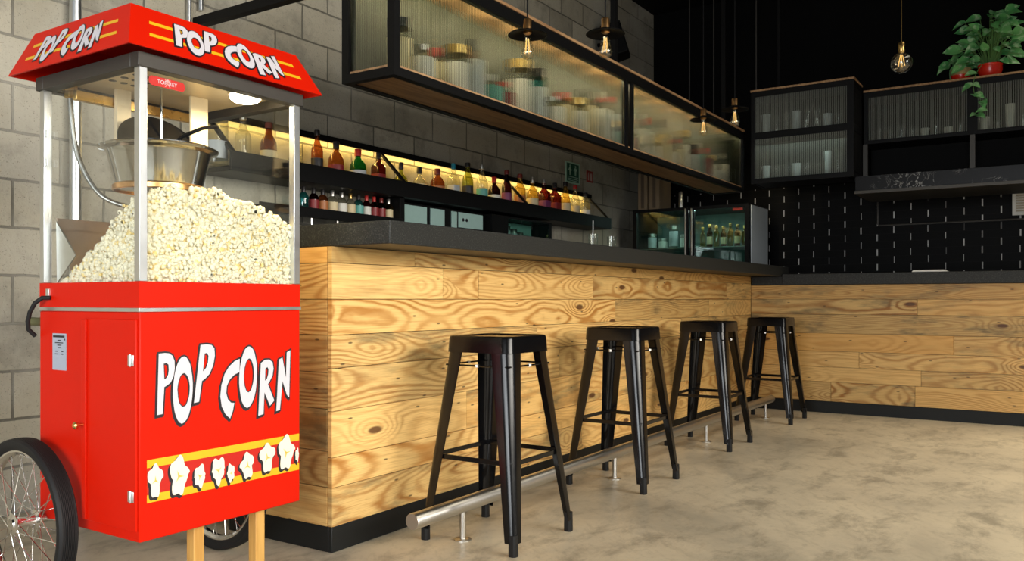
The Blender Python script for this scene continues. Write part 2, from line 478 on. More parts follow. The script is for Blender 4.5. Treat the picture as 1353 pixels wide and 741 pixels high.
# ------------------------------------------------------------------ plank cladding
def planks(mb, rows, joints, L0, L1, fn, depth=.02, tints=None):
    """rows: z levels from the top down; joints[row]: seams along the run; fn(l, d, z) -> point"""
    for ri in range(len(rows)-1):
        zt, zb = rows[ri], rows[ri+1]
        cuts = [L0]+sorted(j for j in joints.get(ri, []) if L0 < j < L1)+[L1]
        for k in range(len(cuts)-1):
            a, b = cuts[k]+.0014, cuts[k+1]-.0014
            jit = random.uniform(-.0015, .0015)
            d0 = jit
            key = (ri, k)
            if tints and key in tints: tn = tints[key]
            else:
                tn = (random.uniform(.80, 1.14), max(0, random.uniform(-.2, .26)), max(0, random.uniform(-.2, 1.0)))
            al = random.random()
            uo = random.uniform(0, 60); zc = (zt+zb)/2+random.uniform(-.04, .04)
            z1, z0 = zt-.0012, zb+.0012
            base = len(mb.f)
            ch = .0025
            vs = [fn(a, d0, z0), fn(b, d0, z0), fn(b, d0, z1), fn(a, d0, z1),
                  fn(a, depth, z0), fn(b, depth, z0), fn(b, depth, z1), fn(a, depth, z1)]
            mb.add(vs, [(0, 1, 2, 3), (5, 4, 7, 6), (4, 5, 1, 0), (3, 2, 6, 7), (4, 0, 3, 7), (1, 5, 6, 2)])
            lz = [(a, z0), (b, z0), (b, z1), (a, z1), (a, z0), (b, z0), (b, z1), (a, z1)]
            for fi, f in enumerate([(0, 1, 2, 3), (5, 4, 7, 6), (4, 5, 1, 0), (3, 2, 6, 7), (4, 0, 3, 7), (1, 5, 6, 2)]):
                mb.uv[base+fi] = [(lz[i][0]+uo, lz[i][1]-zc) for i in f]
                mb.tint[base+fi] = (tn[0], tn[1], tn[2], al)

BX, BY, IX = 2.142, 2.159, 6.951
bar = thing('bar_counter', (4.5, 2.3, 0), 'long bar front clad in reclaimed pine boards, behind the black stools', 'bar counter')
MB().box(BX+.03, 7.25, BY+.022, 2.72, .0, 1.085).build('carcass', 'black_soft', bar, smooth=0)
frows = [1.089, 1.03, .901, .773, .655, .502, .339, .232, .093]
fj = {0: [2.60, 3.884, 5.3], 1: [2.782, 3.038, 4.124, 6.344], 2: [4.406, 5.96], 3: [3.54, 5.416, 6.5], 4: [3.75, 5.1], 5: [2.95, 4.6, 6.1], 6: [3.3, 5.5], 7: [4.0, 5.9]}
ft = {(0, 0): (.80, .1, .55), (1, 0): (1.12, -.0, .25), (1, 1): (.98, .12, .15), (1, 2): (.98, .12, .1), (2, 0): (1.06, .10, .0), (3, 0): (.97, .0, .75),
      (4, 0): (1.05, .0, .35), (5, 0): (1.12, .05, .0), (6, 0): (1.10, .05, .2), (7, 0): (.88, .0, .85)}
mb = MB(); planks(mb, frows, fj, BX, IX, lambda l, d, z: (l, BY+d, z), .02, ft)
mb.build('front_cladding', 'pine', bar, smooth=0, recalc=False)
mb = MB(); planks(mb, [1.089, 1.03, .901, .773, .64, .51, .36, .232, .093], {3: [2.45]}, BY+.021, 2.72, lambda l, d, z: (BX+d, l, z), .02,
                  {(0, 0): (.98, .5, .0), (1, 0): (.95, .12, .1), (2, 0): (.92, .1, .5), (3, 0): (.78, 0, .7), (4, 0): (.72, 0, .9), (5, 0): (.72, 0, .8), (6, 0): (.72, 0, .9), (7, 0): (.85, .1, .3)})
mb.build('end_cladding', 'pine', bar, smooth=0, recalc=False)
kb = MB().box(BX+.006, IX+.02, BY+.004, BY+.021, 0, .0925).box(BX+.006, BX+.026, BY+.021, 2.72, 0, .0925).build('kick_board', 'kick', bar, bevel=.002)

slab = tag(MB().box(2.157, 7.14, 1.90, 2.75, 1.0895, 1.170).build('countertop', 'granite', bevel=.004), 'long dark granite countertop overhanging the pine bar front', 'countertop')

sidebar = thing('side_counter', (7.2, .5, 0), 'pine clad counter running along the black tiled wall with open floor before it', 'bar counter')
MB().box(IX+.022, 7.55, -3.2, 2.155, 0, 1.016).build('carcass', 'black_soft', sidebar, smooth=0)
rrows = [1.016, .902, .78, .632, .49, .365, .247, .093]
rj = {0: [-.2, -1.9], 1: [.9, -.4, -2.1], 2: [0.1, -1.5], 3: [.657, -.5, -1.8], 4: [1.311, -.3, -2.2], 5: [.874, -1.2], 6: [1.52, .915, -.1, -1.7]}
rt = {(2, 2): (.78, 0, .9), (2, 1): (.80, 0, .95), (3, 3): (.95, .55, .1), (3, 2): (.92, .1, .6), (4, 2): (1.05, .05, .25), (4, 3): (1.02, .15, 0), (5, 2): (1.05, .1, .1), (5, 1): (.92, 0, .7)}
mb = MB(); planks(mb, rrows, rj, -3.2, BY-.002, lambda l, d, z: (IX+d, l, z), .02, rt)
mb.build('front_cladding', 'pine', sidebar, smooth=0, recalc=False)
MB().box(IX+.006, IX+.021, -3.2, BY-.002, 0, .0925).build('kick_board', 'kick', sidebar, bevel=.002)
tag(MB().box(6.925, 7.6, -3.2, 1.895, 1.0165, 1.106).box(6.956, 7.6, 1.8951, 2.157, 1.0165, 1.0885).build('countertop', 'granite', bevel=.004), 'shorter dark granite countertop on the side counter below the marble shelf', 'countertop')

# ------------------------------------------------------------------ bar stools
def make_stool(loc, label):
    x0, y0 = loc
    root = thing('bar_stool', (x0, y0, 0), label, 'stool', 'black metal bar stools along the bar')
    def P(x, y, z): return (x0+x, y0+y, z)
    H = .765
    def rsq(h, r, n=6):
        o = []
        for cx, cy, a0 in ((1, 1, 0), (-1, 1, 90), (-1, -1, 180), (1, -1, 270)):
            for k in range(n+1):
                a = radians(a0+90*k/n)
                o.append(((h-r)*cx+r*cos(a), (h-r)*cy+r*sin(a)))
        return o
    mb = MB()
    prof = [(.147, .036, H-.062), (.1465, .036, H-.060), (.1435, .036, H-.010), (.1405, .034, H-.002), (.136, .032, H), (.131, .03, H-.001), (.128, .028, H-.005), (.06, .015, H-.007), (.012, .004, H-.0075)]
    inner = [(.1445, .034, H-.062), (.1405, .034, H-.014), (.125, .03, H-.016), (.01, .004, H-.016)]
    seq = list(reversed(inner))+prof
    loops = [rsq(h, r) for h, r, z in seq]; n = len(loops[0])
    for (h, r, z), lp in zip(seq, loops):
        mb.v += [P(p[0], p[1], z) for p in lp]
    for i in range(len(seq)-1):
        for k in range(n):
            k2 = (k+1) % n
            mb.f.append((i*n+k, i*n+k2, (i+1)*n+k2, (i+1)*n+k))
    mb.f.append(tuple(range(n))); mb.f.append(tuple((len(seq)-1)*n+k for k in range(n)))
    mb.build('seat', 'gloss_black', root, smooth=40)
    # legs: pressed sheet corners, wide under the seat and narrowing to the foot
    for sx, sy in ((-1, -1), (1, -1), (1, 1), (-1, 1)):
        mb = MB(); rings = []
        for zz in (H-.022, .70, .60, .45, .30, .15, .045):
            t = (H-.022-zz)/(H-.022)
            hc = .1400+(.217-.1400)*t                    # outer corner half distance
            w = .080*(1-t)+.040*t; r = min(w*.62, .044*(1-t)+.022*t); th = .0028
            pts = []
            for rad, off in ((r, 0), (max(r-th, .004), th)):
                arc = []
                arc.append((w, off))
                for k in range(6):
                    a = radians(90*k/5)
                    arc.append((off+rad-rad*sin(a), off+rad-rad*cos(a)))
                arc.append((off, w))
                pts.append(arc)
            loop = pts[0]+list(reversed(pts[1]))
            rings.append([P(sx*(hc-a), sy*(hc-b), zz) for a, b in loop])
        n = len(rings[0])
        for rg in rings: mb.v += rg
        for i in range(len(rings)-1):
            for k in range(n):
                k2 = (k+1) % n
                mb.f.append((i*n+k, i*n+k2, (i+1)*n+k2, (i+1)*n+k))
        for i in (0, len(rings)-1):
            m = n//2
            for k in range(m-1):
                mb.f.append((i*n+k, i*n+k+1, i*n+n-2-k, i*n+n-1-k))
        # stiffening rib pressed down the corner, ending in a small mark
        lg = mb.build('leg', 'gloss_black', root, smooth=40)
        hc = .2155
        mb = MB(); c = P(sx*(hc-.0190), sy*(hc-.0190), 0)
        mb.lathe([(.0150, 0), (.0155, .004), (.0150, .05), (.0145, .075)], c, 12, sq=4)
        mb.build('rubber_foot', 'rubber', lg)
    # foot rails and the crossed rods under the seat
    def half(z):
        t = (H-.022-z)/(H-.022); return .1400+.077*t
    fz = .315; h = half(fz)-.010
    for a, b, nrm in (((-h, -h), (h, -h), 0), ((h, -h), (h, h), 1), ((h, h), (-h, h), 0), ((-h, h), (-h, -h), 1)):
        MB().bar(P(*a, fz), P(*b, fz), .006, .018).build('foot_rail', 'gloss_black', root, bevel=.0015)
    zz = .655; h = half(zz)-.008
    mb = MB()
    for a, b in (((-h, -h), (h, -h)), ((h, -h), (h, h)), ((h, h), (-h, h)), ((-h, h), (-h, -h))):
        mb.tube(P(*a, zz), P(*b, zz), .0035, 8)
    mb.build('brace_rod', 'gloss_black', root)
    for a in ((0, -h), (h, 0), (0, h), (-h, 0)):
        MB().lathe([(.003, -.006), (.008, -.005), (.008, .005), (.003, .006)], P(a[0], a[1], zz), 10).build('brace_clip', 'steel', root)
    return root
s0 = make_stool((2.664, 1.80), 'black metal bar stool nearest the popcorn cart, with glossy legs')
for x, y, lab in ((3.787, 1.812, 'black metal bar stool second from the popcorn cart'),
                  (5.060, 1.835, 'black metal bar stool third from the popcorn cart, between two others'),
                  (6.350, 1.820, 'black metal bar stool farthest from the popcorn cart, beside the inner counter corner')):
    c = copy_tree(s0); c.location = (x, y, 0); c['label'] = lab

# ------------------------------------------------------------------ foot rail
fr = thing('foot_rail', (4.4, 1.87, 0), 'brushed steel foot rail on short posts along the bar base', 'foot rail')
rz = .132
MB().lathe([(.0275, 2.243), (.029, 2.246), (.029, 6.55), (.0275, 6.553)], (0, 1.875, rz), 28, 'x').build('rail', 'steel', fr)
for px in (2.537, 3.819, 5.124, 6.40):
    p = MB().lathe([(.0115, .004), (.0115, rz-.027)], (px, 1.875, 0), 16).build('post', 'steel', fr)
    MB().lathe([(.033, 0), (.033, .004), (.030, .006), (.012, .007)], (px, 1.875, 0), 24).build('base_plate', 'steel', p)

# ------------------------------------------------------------------ popcorn cart
LET = [[[(57, 751), (76, 752), (89, 750), (100, 743), (106, 728), (107, 707), (103, 685), (94, 669), (81, 661), (74, 658), (69, 584), (52, 583)], [(72, 723), (81, 724), (87, 719), (88, 705), (86, 691), (80, 682), (74, 679)]],
 [[(165, 641), (163, 620), (160, 600), (155, 582), (150, 568), (143, 558), (136, 552), (129, 550), (122, 554), (116, 562), (110, 574), (106, 589), (103, 608), (101, 628), (101, 648), (103, 669), (106, 689), (110, 706), (116, 720), (122, 731), (129, 737), (137, 739), (144, 736), (150, 728), (156, 717), (160, 701), (163, 683), (165, 662)], [(155, 642), (154, 631), (152, 622), (149, 613), (146, 606), (142, 600), (138, 598), (133, 597), (129, 599), (125, 603), (121, 609), (119, 617), (117, 626), (116, 636), (115, 647), (116, 657), (118, 667), (121, 676), (124, 683), (128, 688), (133, 691), (137, 692), (141, 690), (145, 686), (149, 680), (152, 672), (154, 663), (155, 653)]],
 [[(191, 769), (213, 770), (229, 767), (238, 757), (240, 736), (234, 707), (222, 684), (207, 671), (196, 665), (186, 606), (169, 604)], [(205, 744), (213, 745), (218, 736), (216, 717), (210, 702), (199, 692)]],
 [[(329, 721), (328, 681), (310, 675), (293, 662), (282, 643), (280, 622), (286, 603), (297, 592), (309, 590), (304, 567), (294, 545), (277, 560), (264, 584), (259, 614), (263, 648), (274, 679), (290, 700), (310, 715)]],
 [[(394, 660), (392, 639), (389, 619), (384, 602), (378, 588), (371, 578), (364, 572), (356, 570), (349, 574), (342, 581), (336, 593), (332, 609), (329, 627), (327, 646), (327, 667), (329, 687), (332, 707), (337, 724), (343, 738), (349, 749), (357, 755), (364, 757), (372, 754), (379, 747), (385, 735), (389, 719), (393, 701), (394, 681)], [(382, 666), (381, 655), (379, 644), (376, 635), (373, 627), (369, 621), (365, 618), (361, 617), (357, 619), (353, 623), (350, 630), (347, 638), (345, 648), (344, 659), (344, 670), (345, 682), (347, 692), (350, 702), (353, 710), (357, 715), (361, 719), (365, 720), (369, 718), (373, 714), (376, 707), (379, 699), (381, 689), (382, 678)]],
 [[(409, 703), (424, 712), (442, 712), (455, 703), (459, 683), (455, 661), (443, 642), (437, 636), (462, 582), (445, 567), (423, 611), (419, 544), (399, 541)], [(427, 685), (435, 689), (439, 681), (438, 666), (433, 653), (425, 647)]],
 [[(481, 710), (495, 715), (510, 651), (513, 731), (528, 737), (523, 585), (513, 595), (496, 640), (485, 550), (470, 547)]]]
CX0, CX1, CY0, CY1, Z0, Z1 = 1.347, 1.917, 2.075, 2.58, .244, .949
cart = thing('popcorn_cart', (1.632, 2.33, 0), 'red popcorn cart with glass popping case, spoked wheels and two wooden legs', 'popcorn cart')
# cabinet: closed red box with a lipped collar above the metal band
MB().box(CX0, CX1, CY0, CY1, Z0, .866).build('cabinet', 'red', cart, bevel=.004)
mb = MB()
zc0 = .877
for x0, x1, y0, y1 in ((CX0, CX1, CY0, CY0+.012), (CX0, CX1, CY1-.012, CY1), (CX0, CX0+.012, CY0+.012, CY1-.012), (CX1-.012, CX1, CY0+.012, CY1-.012)):
    mb.box(x0, x1, y0, y1, zc0, Z1)
mb.box(CX0+.012, CX1-.012, CY0+.012, CY1-.012, zc0, zc0+.01)
mb.build('collar', 'red', cart, smooth=0)
MB().box(CX0-.003, CX1+.003, CY0-.003, CY1+.003, .866, .877).build('trim_band', 'alu', cart, bevel=.001)
# door on the cart's side
door = MB().box(CX0-.007, CX0-.0005, CY0+.006, 2.335, .274, .845).build('door', 'red', cart, bevel=.002)
MB().box(CX0-.0125, CX0-.0072, 2.312, 2.3335, .276, .843).build('edge_strip', 'red', door, bevel=.002)
for hz in (.735, .367):
    mb = MB().box(CX0-.010, CX0-.0071, 2.088, 2.114, hz-.015, hz+.015)
    mb.tube((CX0-.010, 2.101, hz-.017), (CX0-.010, 2.101, hz+.017), .003, 8)
    mb.build('hinge', 'alu', door, bevel=.001)
MB().lathe([(.004, 0), (.004, -.012), (.010, -.016), (.0105, -.024), (.006, -.028)], (CX0-.0125, 2.325, .545), 14, 'x').build('knob', 'brass', door)
# data sticker
st = MB().box(CX0-.0012, CX0-.0002, 2.432, 2.506, .692, .800).build('sticker', 'sticker', cart, smooth=0)
st['label'] = 'silver data sticker with dark print'
mb = MB()
xs = CX0-.0018
def sline(y0, y1, z0, z1): mb.add([(xs, y0, z0), (xs, y1, z0), (xs, y1, z1), (xs, y0, z1)], [(0, 1, 2, 3)])
sline(2.440, 2.502, .788, .794); sline(2.437, 2.442, .780, .785)
for z, segs in ((.778, [(2.459, 2.478)]), (.771, [(2.448, 2.492)]), (.764, [(2.457, 2.479)]), (.757, [(2.459, 2.474)]), (.746, [(2.478, 2.490), (2.447, 2.458)]), (.738, [(2.474, 2.492), (2.447, 2.460)])):
    for a, b in segs: sline(a, b, z, z+.0028)
mb.build('print', 'ink', st, smooth=0, recalc=False)
# front lettering and film-strip band
def front(d):
    return lambda u, v: (CX0+u/1000, CY0-d, v/1000)
wl = MB(); bl = MB()
for g in LET:
    wl.flat(g, front(.0016))
    out = [offset(g[0], 5)]+[offset(h, -3) for h in g[1:]]
    bl.flat(out, front(.0010))
    bl.flat([[(p[0]-3, p[1]-5) for p in offset(g[0], 4)]]+[[(p[0]-2, p[1]-3) for p in offset(h, -2)] for h in g[1:]], front(.0006))
lt = wl.build('lettering', 'white', cart, smooth=0, recalc=False); lt['label'] = 'white POP CORN lettering'
bl.build('outline', 'ink', lt, smooth=0, recalc=False)
bd = MB().flat([[(22, 347), (566, 347), (566, 464), (22, 464)]], front(.0006)).build('film_band', 'yellow', cart, smooth=0, recalc=False)
bd['label'] = 'yellow and red band with popcorn pictures'
MB().flat([[(22, 369), (566, 369), (566, 442), (22, 442)]], front(.0009)).build('stripe', 'dark_red', bd, smooth=0, recalc=False)
sh = MB(); wh = MB(); yl = MB()
for i, ((cx, cy), w, h) in enumerate([((47, 404), 46, 97), ((121, 403), 64, 116), ((189, 391), 43, 68), ((253, 397), 50, 82), ((297, 382), 30, 56), ((358, 393), 53, 83), ((435, 406), 60, 95), ((511, 409), 70, 113), ((557, 395), 17, 45)]):
    rr = random.Random(i)
    lob = []
    n = 44
    for k in range(n):
        a = 2*pi*k/n
        q = 1+.13*sin(5*a+rr.random()*.3+i)+.07*sin(3*a+i*2.1)
        lob.append((cx+w*.47*q*cos(a)*(1.0 if sin(a) > 0 else .8), cy+h*.47*q*sin(a)))
    lob = [(min(565, max(23, p[0])), p[1]) for p in lob]
    wh.flat([lob], front(.0015))
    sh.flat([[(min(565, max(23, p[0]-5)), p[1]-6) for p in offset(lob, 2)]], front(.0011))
    for k in range(3):
        a = pi/2+k*2.1+i*.4
        pts = [(cx+w*.05*cos(a+1.57)+w*.02*cos(a), cy+w*.05*sin(a+1.57)), (cx+w*.05*cos(a-1.57), cy+w*.05*sin(a-1.57)), (cx+w*.27*cos(a), cy+w*.30*sin(a))]
        yl.flat([pts], front(.0019))  # yellow butter marks printed on each popcorn piece
wh.build('popcorn_picture', 'cream', bd, smooth=0, recalc=False); sh.build('picture_shadow', 'ink', bd, smooth=0, recalc=False); yl.build('butter_mark', 'butter', bd, smooth=0, recalc=False)
# legs
for lx in (1.572, 1.798):
    MB().box(lx-.018, lx+.018, 2.125, 2.161, 0, Z0-.001).build('leg', 'wood_leg', cart, bevel=.003)
# wheels and axle
MB().tube((1.262, 2.55, .247), (1.992, 2.55, .247), .011, 14).build('axle', 'steel', cart)
def wheel(xc):
    R = .247; c = (xc, 2.55, R)
    w = MB()
    prof = [(R-.036, -.018), (R-.030, -.024), (R-.018, -.0285), (R-.008, -.0275), (R-.003, -.022)]
    for k in range(9):
        xx = -.019+.038*k/8
        prof += [(R-.0005-.002*(xx/.02)**2, xx-.0016), (R-.0005-.002*(xx/.02)**2, xx+.0010), (R-.0035, xx+.0014), (R-.0035, xx+.0024)]
    prof += [(R-.003, .023), (R-.008, .0275), (R-.018, .0285), (R-.030, .024), (R-.036, .018)]
    w.lathe(prof+[prof[0]], c, 72, 'x', cap=False)
    tyre = w.build('wheel', 'rubber', cart, smooth=40)
    MB().lathe([(R-.041, -.016), (R-.036, -.0165), (R-.036, .0165), (R-.041, .016), (R-.050, .009), (R-.052, 0), (R-.050, -.009), (R-.041, -.016)], c, 64, 'x', cap=False).build('rim', 'chrome', tyre)
    MB().lathe([(.016, -.040), (.019, -.036), (.030, -.034), (.030, -.030), (.017, -.026), (.014, 0), (.017, .026), (.030, .030), (.030, .034), (.019, .036), (.016, .040)], c, 24, 'x').build('hub', 'chrome', tyre)
    sp = MB()
    for k in range(36):
        side = -1 if k % 2 else 1
        a0 = 2*pi*k/36
        a1 = a0+(.75 if (k//2) % 2 else -.75)
        p0 = (xc+side*.032, 2.55+.027*cos(a1), R+.027*sin(a1)); p1 = (xc+side*.003, 2.55+(R-.046)*cos(a0), R+(R-.046)*sin(a0))
        sp.path([p0, p1], .0014, 6)
    s_ = sp.build('spokes', 'chrome', tyre)
wheel(1.287); wheel(1.967)
# glass case: posts, panes, header
GT = 1.548
for px, py in ((CX0+.012, CY0+.012), (CX1-.012, CY0+.012), (CX0+.012, CY1-.012), (CX1-.012, CY1-.012)):
    MB().box(px-.012, px+.012, py-.012, py+.012, Z1+.0005, GT).build('corner_post', 'alu', cart, bevel=.0015)
for a in ((CX0+.026, CX1-.026, CY0+.009, CY0+.013), (CX0+.009, CX0+.013, CY0+.026, CY1-.026), (CX1-.013, CX1-.009, CY0+.026, CY1-.026)):
    MB().box(*a, Z1-.01, GT-.002).build('glass_pane', 'cart_glass', cart, smooth=0)
mb = MB()
for hz in (1.395, 1.31):
    mb.box(CX0-.004, CX0-.0002, CY1-.046, CY1-.024, hz-.010, hz+.010); mb.tube((CX0-.004, CY1-.035, hz-.012), (CX0-.004, CY1-.035, hz+.012), .003, 8)
mb.build('pane_hinge', 'alu', cart)
mb = MB()
for x0, x1, y0, y1 in ((CX0-.008, CX1+.008, CY0-.008, CY0+.03), (CX0-.008, CX1+.008, CY1-.03, CY1+.008), (CX0-.008, CX0+.03, CY0+.03, CY1-.03), (CX1-.03, CX1+.008, CY0+.03, CY1-.03)):
    mb.box(x0, x1, y0, y1, 1.528, 1.567)
mb.build('header_rail', 'housing', cart, bevel=.002)
# canopy
B = [(1.287, 2.03), (1.973, 2.03), (1.973, 2.645), (1.287, 2.645)]; T = [(1.338, 2.10), (1.922, 2.10), (1.922, 2.59), (1.338, 2.59)]
zb, zt = 1.569, 1.700
mb = MB()
vs = [(*p, zb) for p in B]+[(*p, zt) for p in T]
ins = [(1.293, 2.036), (1.967, 2.036), (1.967, 2.639), (1.293, 2.639)]
vs += [(*p, zb) for p in ins]+[(1.343, 2.105, zt-.008), (1.917, 2.105, zt-.008), (1.917, 2.585, zt-.008), (1.343, 2.585, zt-.008)]
fs = [(4, 5, 6, 7)]+[(i, (i+1) % 4, 4+(i+1) % 4, 4+i) for i in range(4)]+[(i, 8+i, 8+(i+1) % 4, (i+1) % 4) for i in range(4)]+[(8+i, 12+i, 12+(i+1) % 4, 8+(i+1) % 4) for i in range(4)]+[(15, 14, 13, 12)]
mb.add(vs, fs); can = mb.build('canopy', 'red', cart, smooth=0)
mb = MB().box(CX0+.03, CX1-.03, CY0+.03, CY1-.03, 1.556, 1.562)
mb.build('hood_ceiling', 'hood_in', cart, smooth=0)
mb = MB()
for i in range(6):
    for j in range(3):
        mb.lathe([(.011, 1.5549), (.011, 1.5558)], (1.388+i*.035, 2.26+j*.060, 0), 12)
mb.build('vent_holes', 'ink', cart)
def canopy_face(p_bl, p_br, p_tl, p_tr):
    a, b, c_, d = [Vector(p) for p in (p_bl, p_br, p_tl, p_tr)]
    nrm = (b-a).cross(c_-a).normalized()
    def mk(off):
        def fn(u, t):
            lo = a.lerp(b, u); hi = c_.lerp(d, u)
            return tuple(lo.lerp(hi, t)+nrm*off)
        return fn
    return mk
fF = canopy_face((*B[0], zb), (*B[1], zb), (*T[0], zt), (*T[1], zt))
fL = canopy_face((*B[3], zb), (*B[0], zb), (*T[3], zt), (*T[0], zt))
for mk, (ua, ub), (sa, sb), sq in ((fF, (.215, .80), (.09, .915), 0), (fL, (.19, .76), (.09, .90), 1)):
    mb = MB()
    for t0 in (.30, .60):
        mb.flat([[(sa, t0), (sb, t0), (sb, t0+.075), (sa, t0+.075)]], mk(.0005))
    mb.build('stripe', 'yellow', can, smooth=0, recalc=False)
    wl = MB(); bl = MB()
    def cv(p):
        u = (p[0]-52)/(528-52); t = (p[1]-541)/(770-541)
        return (ua+(ub-ua)*u, .12+.72*t)
    for g in LET:
        thin = [offset(g[0], 3)]+[offset(h, -1) for h in g[1:]]
        wl.flat([[cv(p) for p in l] for l in thin], mk(.0018))
        out = [offset(g[0], 9)]+[offset(h, -4) for h in g[1:]]
        bl.flat([[cv(p) for p in l] for l in out], mk(.0012))
        bl.flat([[cv((p[0]-4, p[1]-9)) for p in offset(g[0], 7)]], mk(.0008)) if len(g) == 1 else bl.flat([[cv((p[0]-4, p[1]-9)) for p in offset(g[0], 7)], [cv((p[0]-2, p[1]-4)) for p in offset(g[1], -4)]], mk(.0008))
    wl.build('lettering', 'white', can, smooth=0, recalc=False); bl.build('outline', 'ink', can, smooth=0, recalc=False)
# round lamp in the hood
MB().lathe([(.010, 1.556), (.050, 1.5555), (.054, 1.552), (.051, 1.546)], (1.772, 2.165, 0), 28).build('lamp_ring', 'cream_post', cart)
MB().lathe([(.0, 1.521), (.02, 1.522), (.038, 1.527), (.047, 1.535), (.050, 1.545), (.0, 1.546)], (1.772, 2.165, 0), 28).build('lamp_disc', 'lamp_disc', cart)
# kettle on its hanger
kc = (1.590, 2.345, 0)
kt = MB().lathe([(.0, 1.238), (.118, 1.238), (.126, 1.245), (.150, 1.345), (.154, 1.352), (.172, 1.358), (.176, 1.364), (.172, 1.367), (.150, 1.362), (.144, 1.350), (.120, 1.252), (.0, 1.250)], kc, 48).build('kettle', 'kettle', cart)
MB().lathe([(.129, 1.232), (.134, 1.234), (.134, 1.248), (.129, 1.252), (.129, 1.232)], kc, 48, cap=False).build('base_band', 'copper', kt)
mb = MB()   # two half lids, one raised
n = 20
def half_lid(fn):
    pts = [(0.150*cos(pi*k/n), .150*sin(pi*k/n)) for k in range(n+1)]
    top = [fn(p[0], p[1], .0) for p in pts]; bot = [fn(p[0], p[1], .004) for p in pts]
    m = len(pts)
    mb.add(top+bot, [tuple(range(m)), tuple(range(2*m-1, m-1, -1))]+[(i, (i+1) % m, m+(i+1) % m, m+i) for i in range(m)])
half_lid(lambda a, b, c_: (kc[0]+a*.95, kc[1]-.012+b*cos(1.25)+c_, 1.368+b*sin(1.25)*.72))
half_lid(lambda a, b, c_: (kc[0]+a, kc[1]-.015-b*.95, 1.369+c_))
mb.build('lid', 'gloss_black', kt, smooth=20)
mb = MB().path([(1.62, 2.33, 1.374), (1.64, 2.30, 1.41), (1.69, 2.27, 1.44), (1.73, 2.25, 1.45)], .006, 8)
mb.build('lid_handle', 'gloss_black', kt)
MB().tube((1.600, 2.35, 1.37), (1.600, 2.35, 1.556), .004, 8).build('stirrer_rod', 'chrome', kt)
MB().box(1.702, 1.768, 2.345, 2.352, 1.335, 1.556).build('hanger_plate', 'cream_post', cart, bevel=.001)
MB().box(1.518, 1.566, 2.455, 2.470, 1.36, 1.556).build('hanger_plate', 'cream_post', cart, bevel=.001)
MB().box(1.40, 1.86, 2.475, 2.495, 1.50, 1.530).build('cross_bar', 'brass', cart, bevel=.002)
# flexible conduit
pts = []
ctrl = [Vector(p) for p in ((1.415, 2.535, 1.556), (1.415, 2.53, 1.47), (1.425, 2.52, 1.36), (1.445, 2.49, 1.27), (1.475, 2.45, 1.21), (1.53, 2.40, 1.185), (1.56, 2.36, 1.20))]
for i in range(len(ctrl)-1):
    p0 = ctrl[max(i-1, 0)]; p1 = ctrl[i]; p2 = ctrl[i+1]; p3 = ctrl[min(i+2, len(ctrl)-1)]
    for k in range(16):
        t_ = k/16
        pts.append(.5*((2*p1)+(-p0+p2)*t_+(2*p0-5*p1+4*p2-p3)*t_*t_+(-p0+3*p1-3*p2+p3)*t_**3))
MB().path(pts, [.0085 if i % 2 else .0070 for i in range(len(pts))], 10).build('flexible_conduit', plain('dull_conduit', (.30, .30, .29), .35, 1.0), cart, smooth=60)
MB().lathe([(.012, 1.513), (.017, 1.517), (.017, 1.535), (.021, 1.538), (.021, 1.552), (.012, 1.556)], (1.415, 2.535, 0), 8).build('conduit_nut', 'brass', cart, smooth=20)
# chute at the back of the case
mb = MB().add([(1.375, 2.535, 1.145), (1.86, 2.535, 1.145), (1.86, 2.43, .925), (1.375, 2.43, .925), (1.375, 2.539, 1.145), (1.86, 2.539, 1.145), (1.86, 2.434, .925), (1.375, 2.434, .925)],
              [(0, 1, 2, 3), (7, 6, 5, 4), (0, 4, 5, 1), (2, 6, 7, 3), (0, 3, 7, 4), (1, 5, 6, 2)])
mb.build('chute', 'chute', cart, smooth=0)
mb = MB().add([(1.372, 2.535, 1.135), (1.372, 2.43, 1.03), (1.372, 2.53, .95), (1.376, 2.535, 1.135), (1.376, 2.43, 1.03), (1.376, 2.53, .95)], [(0, 1, 2), (5, 4, 3), (0, 3, 4, 1), (1, 4, 5, 2), (2, 5, 3, 0)])
mb.build('chute_cheek', 'alu', cart, smooth=0)
# push handle, rubber hose loop on the side
hp = [(CX0-.003, 2.515, .905), (CX0-.018, 2.53, .905), (CX0-.029, 2.55, .89), (CX0-.034, 2.570, .862), (CX0-.034, 2.582, .835), (CX0-.028, 2.590, .81), (CX0-.008, 2.590, .79)]
MB().path(hp, .0065, 10).build('handle', 'rubber', cart, smooth=60)
MB().box(CX0-.006, CX0+.001, 2.520, 2.536, .905, .932).build('handle_bracket', 'alu', cart, bevel=.001)
MB().tube((CX0+.02, 2.581, .832), (CX0+.02, 2.665, .832), .013, 12).build('grip_end', plain('green_grip', (.10, .10, .04), .6), cart)
# maker's badge on the front pane
def badge(d): return lambda u, v: (1.437+u, CY0+.0088-d, 1.5005+v)
pill = []
for k in range(13): a = -pi/2+pi*k/12; pill.append((.046+.011*cos(a), .013*sin(a)))
for k in range(13): a = pi/2+pi*k/12; pill.append((-.046+.011*cos(a), .013*sin(a)))
bg = MB().flat([pill], badge(.0005)).build('badge', 'dark_red', cart, smooth=0, recalc=False)
bg['label'] = 'small red badge with white letters'
text_mesh('TOR REY', badge(.0010), .0155).build('badge_letters', 'white', bg, smooth=0, recalc=False)
mb = MB()
for p in ([(-.003, -.010), (.012, .010), (.015, .010), (0, -.010)], [(.012, -.010), (-.003, .010), (0, .010), (.015, -.010)], [(.003, .002), (.009, .002), (.009, .011), (.003, .011)]):
    mb.flat([[(p_[0]-.005, p_[1]) for p_ in p]], badge(.0013))
mb.build('badge_emblem', plain('pink_print', (.75, .35, .33), .5), bg, smooth=0, recalc=False)

